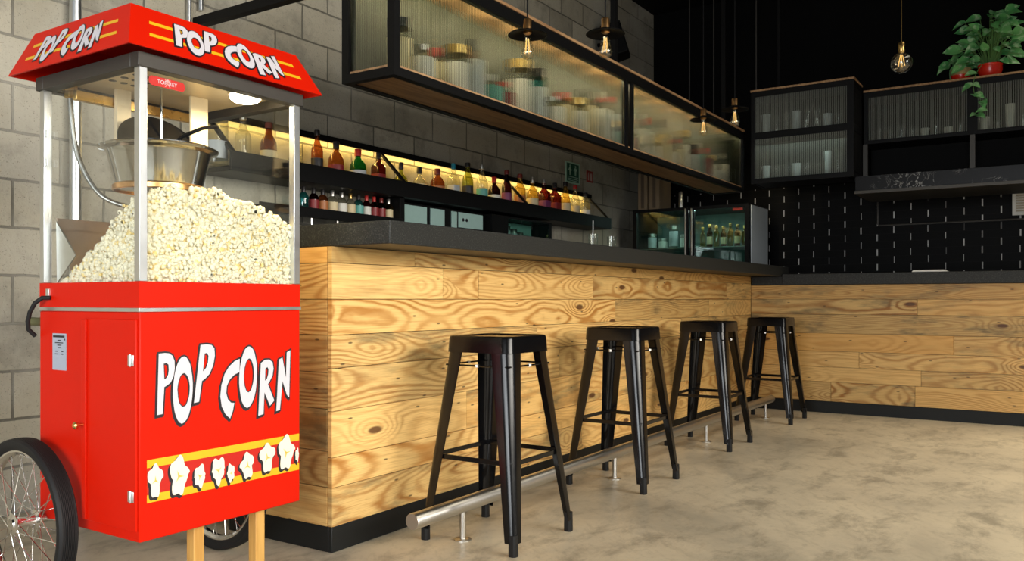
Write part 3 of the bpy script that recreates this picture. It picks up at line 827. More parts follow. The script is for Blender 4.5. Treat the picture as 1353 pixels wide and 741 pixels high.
# popcorn heap
def heap_height(x, y):
    h = min(1.205, .955+.66*(2.50-y))-.28*max(0, x-1.64)
    h -= .30*max(0, 1.47-x)
    return max(.955, h)
ico = bmesh.new(); bmesh.ops.create_icosphere(ico, subdivisions=1, radius=1.0)
iv = np.array([v.co[:] for v in ico.verts]); ifc = np.array([[v.index for v in f.verts] for f in ico.faces]); ico.free()
kinds = []
for k in range(10):
    vv = []; ff = []
    nl = rng.integers(4, 6)
    for j in range(nl):
        d = rng.normal(size=3); d /= np.linalg.norm(d)
        r = rng.uniform(.0052, .0085); c = d*rng.uniform(.006, .0105)
        s_ = iv*r*rng.uniform(.85, 1.15, size=3)*(1+.12*rng.normal(size=(len(iv), 1)))
        ff.append(ifc+len(iv)*j); vv.append(s_+c)
    kinds.append((np.concatenate(vv), np.concatenate(ff)))
pos = []
xa, xb, ya, yb = CX0+.026, CX1-.026, CY0+.026, CY1-.075
for gx in np.arange(xa, xb, .0150):
    for gy in np.arange(ya, yb, .0150):
        x = gx+rng.uniform(-.006, .006); y = gy+rng.uniform(-.006, .006)
        h = heap_height(x, y)
        if h <= .956 and rng.random() < .4: continue
        pos.append((x, y, h+rng.uniform(-.007, .009)))
        if rng.random() < .3: pos.append((x+rng.uniform(-.006, .006), y, h+.008+rng.uniform(0, .008)))
for gz in np.arange(.952, 1.22, .0135):
    for gx in np.arange(xa-.002, xb, .0150):
        if gz < heap_height(gx, ya): pos.append((gx+rng.uniform(-.006, .006), ya-.002+rng.uniform(-.001, .005), gz+rng.uniform(-.006, .006)))
    for gy in np.arange(ya, yb, .0150):
        if gz < heap_height(xa, gy): pos.append((xa-.002+rng.uniform(-.001, .005), gy+rng.uniform(-.006, .006), gz+rng.uniform(-.006, .006)))
        if gz < heap_height(xb, gy): pos.append((xb+.002+rng.uniform(-.005, .001), gy+rng.uniform(-.006, .006), gz+rng.uniform(-.006, .006)))
V = []; Fc = []; o = 0
for p in pos:
    vv, ff = kinds[rng.integers(len(kinds))]
    q = rng.normal(size=4); q /= np.linalg.norm(q); w, a, b, c = q
    R = np.array([[1-2*(b*b+c*c), 2*(a*b-c*w), 2*(a*c+b*w)], [2*(a*b+c*w), 1-2*(a*a+c*c), 2*(b*c-a*w)], [2*(a*c-b*w), 2*(b*c+a*w), 1-2*(a*a+b*b)]])
    pv = (vv*rng.uniform(.85, 1.15))@R.T+np.array(p)
    pv[:, 0] = np.clip(pv[:, 0], CX0+.0145, CX1-.0145); pv[:, 1] = np.maximum(pv[:, 1], CY0+.0145); pv[:, 2] = np.maximum(pv[:, 2], .888)
    V.append(pv); Fc.append(ff+o); o += len(vv)
# inner body of the heap
nx, ny = 24, 20
gv = []
for i in range(nx+1):
    for j in range(ny+1):
        x = xa+(xb-xa)*i/nx; y = ya+(yb-ya)*j/ny
        gv.append((x, y, max(.9, heap_height(x, y)-.008)))
gq = []
for i in range(nx):
    for j in range(ny):
        a = o+i*(ny+1)+j
        gq += [(a, a+ny+1, a+ny+2), (a, a+ny+2, a+1)]
o2 = o+len(gv)
edge = [(i, 0) for i in range(nx+1)]+[(nx, j) for j in range(1, ny+1)]+[(i, ny) for i in range(nx-1, -1, -1)]+[(0, j) for j in range(ny-1, 0, -1)]
sk = [(gv[i*(ny+1)+j][0], gv[i*(ny+1)+j][1], .89) for i, j in edge]
for k in range(len(edge)):
    k2 = (k+1) % len(edge)
    a = o+edge[k][0]*(ny+1)+edge[k][1]; b = o+edge[k2][0]*(ny+1)+edge[k2][1]
    gq += [(o2+k, o2+k2, b), (o2+k, b, a)]
V.append(np.array(gv)); V.append(np.array(sk)); Fc.append(np.array(gq))
V = np.concatenate(V); Fc = np.concatenate(Fc)
me = bpy.data.meshes.new('popcorn')
me.vertices.add(len(V)); me.vertices.foreach_set('co', V.astype(np.float32).ravel())
me.loops.add(Fc.size); me.loops.foreach_set('vertex_index', Fc.astype(np.int32).ravel())
me.polygons.add(len(Fc)); me.polygons.foreach_set('loop_start', np.arange(0, Fc.size, 3, dtype=np.int32))
me.polygons.foreach_set('use_smooth', np.ones(len(Fc), dtype=bool))
me.update(calc_edges=True); me.validate()
me.materials.append(M['popcorn'])
pc = bpy.data.objects.new('popcorn', me); COL.objects.link(pc)
tag(pc, 'heap of cream popcorn filling the glass case of the red cart', 'popcorn', kind='stuff')

# ------------------------------------------------------------------ bottles and containers
BP = {  # radius fraction, height fraction; cap starts at the last entry
 'tall':   [(.0, 0), (.96, .0), (1, .015), (1, .58), (.93, .65), (.55, .75), (.40, .82), (.37, .93), (.42, .935), (.42, .955)],
 'squat':  [(.0, 0), (.96, .0), (1, .02), (1, .50), (.96, .60), (.70, .70), (.36, .77), (.32, .88), (.36, .885), (.36, .90)],
 'round':  [(.0, 0), (.60, .0), (.85, .06), (1, .22), (1, .38), (.85, .54), (.50, .64), (.30, .70), (.27, .86), (.32, .865), (.32, .88)],
 'square': [(.0, 0), (.96, .0), (1, .015), (1, .62), (.92, .68), (.45, .74), (.36, .78), (.34, .90), (.38, .905), (.38, .92)],
 'sleek':  [(.0, 0), (.96, .0), (1, .012), (.94, .45), (.80, .60), (.50, .74), (.36, .82), (.34, .92), (.40, .925), (.40, .94)],
 'jar':    [(.0, 0), (.94, .0), (1, .03), (1, .80), (.90, .86), (.86, .88), (.86, .90)],
}
def bottle(kind, x, y, z, R, H, glass, cap, lab, label, cat='bottle', group=None, spout=False, labz=(.14, .46), name=None):
    root = thing(name or ('bottle' if cat == 'bottle' else cat.replace(' ', '_')), (x, y, z), label, cat, group)
    sq = 6 if kind == 'square' else None
    prof = [(r*R, h*H) for r, h in BP[kind]]
    g = MB().lathe(prof, (x, y, z), 24, sq=sq).build('body', glass, root, smooth=50)
    r1, h1 = prof[-1]
    mb = MB()
    if spout:
        mb.lathe([(r1*1.02, h1-.012), (r1*1.02, h1+.006), (r1*.35, h1+.010), (r1*.30, H*1.02)], (x, y, z), 12)
    else:
        mb.lathe([(0, h1-.018), (r1*1.12, h1-.018), (r1*1.15, H*.985), (r1*1.0, H), (0, H)], (x, y, z), 16)
    mb.build('spout' if spout else 'cap', cap, root, smooth=50)
    if lab is not None:
        a, b = labz
        MB().lathe([(R*1.012, a*H), (R*1.015, a*H+.001), (R*1.015, b*H-.001), (R*1.012, b*H)], (x, y, z), 24, sq=sq, cap=False).build('paper_label', lab, root, smooth=50)
    return root
G = lambda n, c: bottle_glass(n, c)
GL = {'clear': G('bottle_clear', (.86, .86, .78)), 'amber': G('bottle_amber', (.44, .20, .08)), 'green': G('bottle_green', (.03, .28, .10)), 'brown': G('bottle_brown', (.28, .09, .03)),
      'ruby': G('bottle_ruby', (.22, .04, .04)), 'gold': G('bottle_gold', (.72, .54, .20)), 'teal': G('bottle_teal', (.10, .45, .48)), 'olive': G('bottle_olive', (.45, .48, .12)),
      'orange': G('bottle_orange', (.50, .20, .085)), 'dark': G('bottle_dark', (.07, .02, .03))}
CP = {'black': plain('cap_black', (.012, .01, .01), .4), 'red': plain('cap_red', (.42, .02, .015), .4), 'teal': plain('cap_teal', (.01, .20, .28), .4), 'steel': M['steel'], 'maroon': plain('cap_maroon', (.16, .02, .015), .4), 'gold': M['brass']}
LB = {'white': plain('label_white', (.66, .64, .58), .6), 'cream': plain('label_cream', (.60, .50, .30), .6), 'black': plain('label_black', (.015, .013, .015), .5), 'red': plain('label_red', (.20, .014, .016), .5),
      'silver': plain('label_silver', (.45, .48, .5), .4), 'purple': plain('label_purple', (.16, .03, .10), .5), 'orange': plain('label_orange', (.36, .13, .04), .5), 'teal': plain('label_teal', (.10, .34, .30), .5), None: None}
SZ = 1.560
UP = [  # x, top z, kind, radius, glass, cap, label colour, spout, words
 (2.711, 1.835, 'jar', .058, 'clear', 'steel', 'silver', 0, 'clear glass jar with a metal lid and pale band'),
 (2.874, 1.850, 'tall', .042, 'clear', 'steel', None, 1, 'clear bottle with a bare thin pourer'),
 (3.042, 1.840, 'tall', .043, 'brown', 'maroon', 'cream', 0, 'brown bottle with a pale label'),
 (3.232, 1.780, 'round', .045, 'clear', 'black', None, 0, 'clear round bottle beside the aluminium case post'),
 (3.390, 1.859, 'tall', .034, 'orange', 'black', 'black', 0, 'orange bottle with a black label and black stopper'),
 (3.539, 1.818, 'squat', .046, 'amber', 'black', 'red', 0, 'amber squat bottle with black neck'),
 (3.721, 1.800, 'squat', .050, 'green', 'red', 'silver', 0, 'bright green bottle with a red cap'),
 (3.902, 1.805, 'square', .036, 'ruby', 'black', 'red', 0, 'ruby square bottle beside the slanted bracket'),
 (4.115, 1.775, 'round', .046, 'olive', 'black', None, 0, 'olive round bottle with a ball stopper'),
 (4.297, 1.770, 'round', .048, 'clear', 'black', 'cream', 0, 'clear round bottle with a black stopper'),
 (4.490, 1.783, 'squat', .050, 'orange', 'maroon', 'orange', 0, 'orange squat bottle with maroon cap'),
 (4.668, 1.843, 'square', .036, 'clear', 'teal', 'silver', 0, 'clear bottle with turquoise cap and silver label'),
 (4.837, 1.871, 'tall', .040, 'olive', 'black', 'black', 0, 'pale olive bottle with dark label and tall cap'),
 (5.014, 1.875, 'tall', .042, 'clear', 'steel', 'teal', 1, 'clear bottle with a metal pourer and teal label'),
 (5.171, 1.810, 'squat', .046, 'dark', 'red', 'white', 0, 'dark squat bottle with white label and red cap'),
 (5.339, 1.882, 'tall', .038, 'dark', 'maroon', 'purple', 0, 'tall dark bottle with purple label'),
 (5.527, 1.877, 'tall', .045, 'gold', 'maroon', 'orange', 0, 'golden bottle with maroon cap'),
 (5.712, 1.870, 'squat', .048, 'gold', 'steel', 'cream', 1, 'golden squat bottle with a metal pourer'),
 (5.894, 1.873, 'square', .045, 'ruby', 'steel', 'purple', 1, 'dark purple boxy bottle with a metal pourer'),
 (6.066, 1.870, 'square', .045, 'ruby', 'black', 'red', 0, 'boxy bottle with a red label and black cap'),
 (6.245, 1.900, 'sleek', .048, 'gold', 'black', 'cream', 0, 'yellow sleek bottle with dark tall neck'),
 (6.418, 1.890, 'tall', .040, 'clear', 'red', 'cream', 0, 'clear bottle with red cap below the green sign'),
 (6.606, 1.845, 'tall', .044, 'clear', 'black', 'white', 0, 'clear bottle with black cap nearest the shelf end'),
]
for i, (x, zt_, kind, R, gl, cp, lb, sp, words) in enumerate(UP):
    bottle(kind, x, 3.53, SZ+.0005, R, zt_-SZ, GL[gl], CP[cp], LB[lb], words+' on the lit wall shelf', 'bottle', 'bottles on the lit wall shelf', bool(sp))
LOW = [(3.265, 'teal', 'black', None, .028), (3.34, 'dark', 'black', 'red', .030), (3.41, 'orange', 'black', 'orange', .030), (3.485, 'clear', 'steel', 'cream', .032), (3.56, 'clear', 'steel', 'white', .032),
       (3.632, 'clear', 'gold', 'cream', .030), (3.70, 'teal', 'black', 'teal', .030), (3.768, 'ruby', 'red', 'white', .028), (3.835, 'ruby', 'red', 'red', .028), (3.90, 'dark', 'maroon', 'red', .028), (3.966, 'gold', 'steel', 'cream', .028)]
for i, (x, gl, cp, lb, R) in enumerate(LOW):
    bottle('squat', x, 3.505, 1.3905, R, .135, GL[gl], CP[cp], LB[lb], '%s small bottle from the cart end on the lower wall shelf' % ORD[i], 'bottle', 'small bottles on the lower wall shelf', False, (.1, .5))

# wall shelves
sh = thing('wall_shelf', (4.8, 3.55, 1.55), 'long black wall shelf with lit back carrying a row of bottles', 'shelf')
MB().box(2.70, 6.87, 3.42, WY-.001, 1.535, 1.560).build('board', 'black', sh, bevel=.002)
MB().box(2.70, 6.87, 3.405, 3.4195, 1.535, 1.634).build('front_lip', 'black', sh, bevel=.002)
MB().box(2.70, 6.87, 3.615, WY-.001, 1.842, 1.862).box(2.70, 6.87, 3.605, 3.6149, 1.826, 1.862).build('light_rail', 'black', sh, bevel=.001)
l_ = MB().box(2.72, 6.80, 3.625, 3.650, 1.8385, 1.8415).build('light_strip', 'led', sh, smooth=0)
l_['label'] = 'glowing yellow strip'
for bx in (2.73, 4.03, 5.47, 6.85):
    MB().bar((bx, 3.645, 1.85), (bx, 3.425, 1.628), .030, .012).build('brace', 'black', sh, bevel=.001)
sh2 = thing('wall_shelf', (3.6, 3.55, 1.38), 'short black wall shelf with small bottles below the lit shelf', 'shelf')
MB().box(2.9, 4.01, 3.44, WY-.001, 1.375, 1.390).build('board', 'black', sh2, bevel=.002)
MB().box(2.9, 4.01, 3.428, 3.4395, 1.35, 1.402).build('front_lip', 'black', sh2, bevel=.002)
MB().box(4.0, 4.045, 3.44, WY-.001, 1.10, 1.534).build('end_upright', 'black', sh2, bevel=.002)
mb = MB()
for x in (3.0, 3.28, 3.48): mb.tube((x, 3.46, 1.10), (x, 3.46, 1.349), .006, 8)
mb.tube((2.9, 3.46, 1.31), (4.0, 3.46, 1.31), .006, 8)
mb.build('rod', 'steel', sh2)
# back counter equipment seen under the shelf
bc = thing('back_counter', (4.8, 3.4, 0), 'black back counter against the block wall under the bottle shelf', 'back counter')
MB().box(2.75, 6.6, 3.20, WY-.001, .0, 1.06).build('body', 'black_soft', bc, bevel=.003)
MB().box(2.73, 6.62, 3.18, WY-.001, 1.061, 1.10).build('top', 'granite', bc, bevel=.003)
uc = thing('teal_panel_unit', (4.3, 3.5, 1.1), 'pale teal panelled unit on the back counter beside the lower shelf', 'machine')
MB().box(4.06, 4.98, 3.50, 3.64, 1.1005, 1.52).build('housing', 'black', uc, bevel=.003)  # black housing behind pale teal panels with two outlet dots
for x0, x1 in ((4.085, 4.33), (4.37, 4.52), (4.60, 4.66)):
    MB().box(x0, x1, 3.492, 3.4995, 1.30, 1.505).build('panel', 'tealpanel', uc, bevel=.001)
mb = MB().box(4.68, 4.97, 3.492, 3.4995, 1.40, 1.505); mb.build('panel', 'tealpanel', uc, bevel=.001)
mb = MB()
for x in (4.73, 4.77): mb.lathe([(.012, 3.489), (.012, 3.4915)], (x, 0, 1.455), 10, 'y')
mb.build('outlet', 'ink', uc)
gc = thing('glass_cabinet', (5.5, 3.5, 1.1), 'small lit glass fronted cooler on the back counter under the bottle shelf', 'cooler')
mb = MB().box(5.03, 5.24, 3.45, 3.64, 1.1005, 1.52).box(5.24, 5.88, 3.63, 3.64, 1.1005, 1.52).box(5.24, 5.88, 3.45, 3.63, 1.1005, 1.12).box(5.24, 5.88, 3.45, 3.63, 1.505, 1.52).box(5.84, 5.88, 3.45, 3.63, 1.12, 1.505)
mb.build('case', 'black', gc, smooth=0)
MB().box(5.245, 5.835, 3.618, 3.6295, 1.125, 1.50).build('lining', 'tealpanel', gc, smooth=0)
MB().box(5.245, 5.835, 3.452, 3.456, 1.121, 1.504).build('glass_front', 'fridge_glass', gc, smooth=0)
for i, x in enumerate((5.34, 5.44, 5.53, 5.62)):
    bottle('jar', x, 3.54, 1.1205, .036, .34-.02*i, GL['clear'], CP['steel'], LB['silver'], '%s tall pale jar inside the small lit cooler' % ORD[i], 'jar', 'jars in the small cooler', False, (.5, .9))

# drinking glasses on the bar counter top
def tumbler(x, y, z, R, H, label, group, m='glass', n=24):
    t_ = .0025
    mb = MB().lathe([(0, 0), (R*.80, 0), (R*.82, .002), (R, H), (R-t_, H), (R*.82-t_, .008), (0, .008)], (x, y, z), n)
    o = mb.build('drinking_glass', M['glass'] if m == 'glass' else m, smooth=50)
    me_ = o.data
    me_.transform(Matrix.Translation(-Vector((x, y, z)))); o.location = (x, y, z)
    return tag(o, label, 'glass', group)
tumbler(5.05, 2.64, 1.1705, .034, .17, 'tall clear glass on the long countertop, nearer the cart of the two', 'tall glasses on the long countertop')
tumbler(5.33, 2.64, 1.1705, .034, .17, 'tall clear glass on the long countertop, farther from the cart of the two', 'tall glasses on the long countertop')
st_ = tag(MB().path([(5.045, 2.64, 1.183), (5.03, 2.63, 1.43)], .004, 8).build('drinking_straw', plain('dull_straw', (.45, .47, .46), .5)), 'thin pale straw standing in the tall glass on the countertop', 'straw')

# ------------------------------------------------------------------ fluted panes
def fluted(p0, p1, z0, z1, pitch, out, amp=.00028, thick=.005):
    p0 = Vector(p0); p1 = Vector(p1); L = (p1-p0).length; d = (p1-p0)/L; out = Vector(out)
    n = int(L/pitch); m = n*6
    mb = MB()
    for i in range(m+1):
        l = L*i/m
        a = amp*cos(2*pi*i/6)
        f = p0+d*l+out*(thick/2+a); b = p0+d*l-out*(thick/2)
        mb.v += [(f.x, f.y, z0), (f.x, f.y, z1), (b.x, b.y, z0), (b.x, b.y, z1)]
    for i in range(m):
        o = i*4
        mb.f += [(o, o+4, o+5, o+1), (o+2, o+3, o+7, o+6), (o, o+2, o+6, o+4), (o+1, o+5, o+7, o+3)]
    mb.f += [(0, 1, 3, 2), (m*4, m*4+2, m*4+3, m*4+1)]
    return mb

def area(name, loc, rot, sx, sy, power, col=(1, 1, 1), spread=180):
    l = bpy.data.lights.new(name, 'AREA'); l.shape = 'RECTANGLE'; l.size = sx; l.size_y = sy; l.energy = power; l.color = col
    l.spread = radians(spread)
    o = bpy.data.objects.new(name, l); COL.objects.link(o); o.location = loc; o.rotation_euler = rot
    return o

# long hanging cabinet
UX0, UX1, UY0, UY1, UZ0, UZ1 = 2.58, 7.06, 2.25, 2.54, 1.808, 2.335
uc = thing('hanging_cabinet', (4.8, 2.4, UZ0), 'long black framed hanging cabinet with fluted glass above the bar', 'cabinet')
fw = .036
mb = MB()
for y0 in (UY0, UY1-fw):
    mb.box(UX0, UX1, y0, y0+fw, UZ0, UZ0+fw); mb.box(UX0, UX1, y0, y0+fw, UZ1-.075, UZ1-.016)
for x0 in (UX0, UX1-fw):
    mb.box(x0, x0+fw, UY0+fw, UY1-fw, UZ0, UZ0+fw); mb.box(x0, x0+fw, UY0+fw, UY1-fw, UZ1-.075, UZ1-.016)
    for y0 in (UY0, UY1-fw): mb.box(x0, x0+fw, y0, y0+fw, UZ0+fw, UZ1-.075)
for x0 in (4.745, 4.825): mb.box(x0, x0+.03, UY0, UY0+fw, UZ0+fw, UZ1-.075)
mb.build('frame', 'black', uc, smooth=0)
MB().box(UX0-.006, UX1+.01, UY0-.006, UY1+.006, UZ1-.0155, UZ1).build('top_board', 'wood_edge', uc, bevel=.001)
MB().box(UX0+fw, UX1-fw, UY0+fw, UY1-fw, UZ0+.006, UZ0+fw).build('bottom_board', 'wood_under', uc, smooth=0)
MB().box(UX0+fw, UX1-fw, UY0+.012, UY0+fw-.002, UZ0+fw+.0005, UZ0+fw+.013).box(UX0+.012, UX0+fw-.002, UY0+fw, UY1-fw, UZ0+fw+.0005, UZ0+fw+.013).build('sill', 'wood_edge', uc, smooth=0)
MB().box(UX0+fw, UX1-fw, UY1-fw-.010, UY1-fw, UZ0+fw, UZ1-.0155).build('back_board', 'cab_back', uc, smooth=0)
for a, b in ((UX0+fw, 4.744), (4.856, UX1-fw)):
    fluted((a, UY0+.018, 0), (b, UY0+.018, 0), UZ0+fw+.013, UZ1-.0755, .0125, (0, -1, 0)).build('fluted_pane', 'fluted', uc, smooth=60)
fluted((UX0+.018, UY1-fw, 0), (UX0+.018, UY0+fw, 0), UZ0+fw+.013, UZ1-.0755, .0125, (-1, 0, 0)).build('fluted_pane', 'fluted', uc, smooth=60)
for x in (2.69, 4.876, 6.9):
    MB().box(x-.022, x+.022, UY1+.001, WY-.001, UZ1-.062, UZ1-.017).build('wall_arm', 'black', uc, smooth=0)
for x in (4.876, 6.98):
    MB().box(x-.018, x+.018, 2.38, 2.416, UZ1+.0005, CZ-.001).build('hanger_post', 'black', uc, smooth=0)
jars = []
x = 2.72; i = 0
jk = ['jar', 'tall', 'squat', 'jar', 'round', 'square', 'tall', 'jar']
jg = ['clear', 'clear', 'olive', 'clear', 'gold', 'clear', 'teal', 'clear', 'amber', 'clear']
jl = ['white', 'cream', 'white', 'silver', 'white', 'silver', 'teal', 'cream', 'white', 'red']
rj_ = random.Random(3)
while x < 6.90 and i < 30:
    R = rj_.uniform(.042, .064); H = rj_.uniform(.17, .34)
    kind = jk[i % 8]; lbc = jl[(i*3+1) % 10]
    isj = kind == 'jar'
    bottle(kind, x+R, 2.385+rj_.uniform(-.02, .02), UZ0+fw+.0005, R, H, GL[jg[(i*7) % 10]], CP[['black', 'steel', 'red', 'gold'][i % 4]], LB[lbc],
           '%s container from the cart end in the long fluted cabinet, with %s label' % (ORD[i], lbc), 'jar' if isj else 'bottle', 'containers behind the fluted glass', False, (.08, .66))
    x += 2*R+rj_.uniform(.012, .05); i += 1

# corner cabinet with two tiers
A0, A1, AX0, AX1, AZ0, AZ1 = 1.36, 2.172, 7.0, 7.33, 1.868, 2.650
ca = thing('corner_cabinet', (7.16, 1.77, AZ0), 'two-tier black framed cabinet with fluted glass in the corner', 'cabinet')
mb = MB()
for y0, y1 in ((A0, A0+.052), (A1-.028, A1)):
    mb.box(AX0, AX0+.03, y0, y1, AZ0, AZ1-.016); mb.box(AX1-.03, AX1, y0, y1, AZ0, AZ1-.016)
for z0, z1 in ((AZ0, AZ0+.040), (2.236, 2.292), (AZ1-.060, AZ1-.016)):
    mb.box(AX0, AX1, A0+.052, A1-.028, z0, z1)
    mb.box(AX0+.03, AX1-.03, A0, A0+.012, z0, z1); mb.box(AX0+.03, AX1-.03, A1-.012, A1, z0, z1)
mb.box(AX0+.0225, AX0+.028, A0+.052, A1-.028, 2.200, 2.236)  # valance added behind the pane to hide the tier lamp
mb.build('frame', 'black', ca, smooth=0)
MB().box(AX0-.005, AX1+.002, A0-.006, A1+.005, AZ1-.0155, AZ1).build('top_board', 'wood_edge', ca, bevel=.001)
MB().box(AX1-.012, AX1-.002, A0+.053, A1-.029, AZ0+.041, 2.235).box(AX1-.012, AX1-.002, A0+.053, A1-.029, 2.293, AZ1-.061).build('back_board', 'black_soft', ca, smooth=0)
MB().box(AX0+.035, AX1-.035, A0+.001, A0+.006, AZ0+.045, 2.23).box(AX0+.035, AX1-.035, A0+.001, A0+.006, 2.295, AZ1-.065).build('side_board', 'black_soft', ca, smooth=0)
for z0, z1 in ((AZ0+.0405, 2.2355), (2.2925, AZ1-.0605)):
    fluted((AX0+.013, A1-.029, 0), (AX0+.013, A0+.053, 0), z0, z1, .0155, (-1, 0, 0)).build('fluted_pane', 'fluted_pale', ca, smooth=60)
# wide glass cabinet beside it
W0, W1, WX0, WX1, WZ0, WZ1 = -2.6, 1.345, 7.33, 7.66, 2.165, 2.605
cw = thing('wall_cabinet', (7.5, .3, WZ0), 'wide single-tier fluted glass cabinet with plants on top, over the marble shelf', 'cabinet')
mb = MB()
mb.box(WX0, WX1, W0, W1, WZ0, WZ0+.030); mb.box(WX0, WX1, W0, W1, WZ1-.062, WZ1-.016)
for y0, y1 in ((W0, W0+.04), (.530, .600), (-1.03, -.96), (W1-.030, W1)):
    mb.box(WX0, WX0+.03, y0, y1, WZ0+.03, WZ1-.062)
mb.box(WX1-.012, WX1, W0, W1, WZ0+.03, WZ1-.062)
for y0 in (W0, W1-.012): mb.box(WX0+.03, WX1-.012, y0, y0+.012, WZ0+.03, WZ1-.062)
mb.build('frame', 'black', cw, smooth=0)
MB().box(WX0-.005, WX1+.004, W0-.004, W1+.004, WZ1-.0155, WZ1).build('top_board', 'wood_edge', cw, bevel=.001)
for a, b in ((W1-.031, .601), (.529, -.959), (-1.031, W0+.041)):
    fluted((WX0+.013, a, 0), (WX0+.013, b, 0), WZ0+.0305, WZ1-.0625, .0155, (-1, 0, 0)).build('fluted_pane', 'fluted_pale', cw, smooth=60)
for y, z1 in ((.565, WZ0-.0005), (1.335, WZ0-.0005)):
    MB().box(WX0-.0, WX0+.03, y-.018, y+.018, 1.867, z1).build('upright', M['housing'], cw, smooth=0)
MB().box(WX1-.012, WX1, W0, W1, 1.867, WZ0-.001).build('back_board', 'black_soft', cw, smooth=0)
ms = thing('marble_shelf', (7.3, .3, 1.73), 'black veined marble shelf hanging below the wide glass cabinet', 'shelf')
MB().box(7.02, 7.66, -2.6, 1.352, 1.752, 1.866).build('slab', 'marble', ms, bevel=.002)
MB().box(7.0, 7.66, -2.6, 1.355, 1.726, 1.7515).build('frame', 'housing', ms, bevel=.002)
mb = MB()
for y in (.9, 2.0): mb.box(7.2, 7.22, y-.01, y+.01, AZ1+.0005, CZ-.001) if y > A0 else None
mb.build('hanger_post', 'black_soft', ca, smooth=0)
# glassware behind the fluted glass
k = 0
for row_, z in enumerate((2.2925, AZ0+.0405)):
    for j in range(8):
        y = A1-.085-j*.083
        if row_ and j >= 6:
            R, H = .026, .20
        else: R, H = .034+.004*(j % 2), (.17 if row_ == 0 and j < 6 else .12)
        tumbler(7.15, y, z+.0006, R, H, '%s glass from the corner on the %s tier of the corner cabinet' % (ORD[j], 'upper' if row_ == 0 else 'lower'), 'glasses in the corner cabinet', 'glass' if j % 3 else LB['silver'], 18)
for j in range(16):
    y = W1-.09-j*.085
    if y < -.1: break
    H = (.10, .11, .12, .09, .08, .16, .07, .10, .09, .12, .08, .20, .10, .09, .1, .1)[j]
    m_ = LB['white'] if j in (4, 6, 9, 11) else 'glass'
    tumbler(7.48, y, WZ0+.0306, .033, H, '%s cup from the corner end in the wide fluted cabinet' % ORD[j], 'glassware in the wide cabinet', m_, 18)

# ------------------------------------------------------------------ pendants
def cordline(a, b, r=.0035): return MB().tube(a, b, r, 8)
def pendant(x, y, z, label, shade=True):
    p = thing('pendant_lamp', (x, y, z), label, 'lamp', 'pendant lamps over the bar')
    cordline((x, y, z+.075), (x, y, CZ-.001)).build('cord', 'black', p)
    MB().lathe([(.004, .078), (.016, .075), (.019, .070), (.019, .012), (.014, .008)], (x, y, z), 18).build('socket', 'copper', p)
    if shade:
        MB().lathe([(.019, .030), (.024, .024), (.085, .008), (.0885, .003), (.0865, .002), (.024, .018), (.019, .022)], (x, y, z), 36).build('lamp_shade', 'black', p)
    b = MB().lathe([(.012, .012), (.014, -.010), (.020, -.035), (.029, -.065), (.030, -.078), (.025, -.094), (.012, -.104), (0, -.106)], (x, y, z), 24).build('bulb', 'bulb', p, smooth=60)
    mb = MB()
    for q in range(4):
        a = q*pi/2
        mb.path([(x+.006*cos(a), y+.006*sin(a), z-.012), (x+.013*cos(a), y+.013*sin(a), z-.078)], .0012, 6)
    mb.build('filament', 'filament', b)
pendant(3.194, 2.0, 2.08, 'pendant lamp with flat black disc shade nearest the popcorn cart')
pendant(3.400, 1.715, 2.09, 'pendant lamp with disc shade in front of the black hanger post')
pendant(5.356, 1.98, 2.085, 'pendant lamp with disc shade before the far half of the fluted cabinet')
pendant(5.24, 1.73, 2.10, 'pendant lamp with disc shade close to the corner cabinet')
gx, gy, gz = 5.68, .824, 2.365
p = thing('globe_lamp', (gx, gy, gz), 'hanging round glass globe bulb with brass socket near the plants', 'lamp')
cordline((gx, gy, gz+.125), (gx, gy, CZ-.001), .0025).build('cord', 'brass', p)
MB().lathe([(.004, .128), (.017, .125), (.020, .118), (.020, .068), (.016, .062)], (gx, gy, gz), 20).build('socket', 'brass', p)
prof = [(.014, .066), (.016, .060)]+[(.0635*sin(a), .0635*cos(a)) for a in [radians(22+158*q/16) for q in range(17)]]
b = MB().lathe(prof, (gx, gy, gz), 28).build('bulb', 'bulb', p, smooth=60)
mb = MB()
for q in range(6):
    a = q*pi/3
    mb.path([(gx+.006*cos(a), gy+.006*sin(a), gz+.05), (gx+.022*cos(a), gy+.022*sin(a), gz-.02)], .0012, 6)
mb.build('filament', 'filament', b)

# ------------------------------------------------------------------ plants
def leaf(mb, base, direction, up, L, Wd, droop):
    d = Vector(direction).normalized(); up = Vector(up)
    s_ = d.cross(up)
    s_ = s_.normalized() if s_.length > 1e-3 else Vector((1, 0, 0))
    nrm = s_.cross(d).normalized()
    prof = [(0, .10), (.06, .62), (.2, .96), (.38, 1.0), (.58, .78), (.78, .42), (.92, .14), (1, .0)]
    rows_ = []
    for t_, w in prof:
        c = Vector(base)+d*(L*t_)-Vector((0, 0, 1))*(droop*L*t_*t_)
        row = []
        for q in (-1, -.5, 0, .5, 1):
            row.append(tuple(c+s_*(Wd*w*q*.5)+nrm*(.16*Wd*w*abs(q))-d*(.10*L*abs(q) if t_ < .1 else 0)))
        rows_.append(row)
    o = len(mb.v)
    for r in rows_: mb.v += r
    for i in range(len(rows_)-1):
        for q in range(4):
            mb.f.append((o+i*5+q, o+i*5+q+1, o+(i+1)*5+q+1, o+(i+1)*5+q))
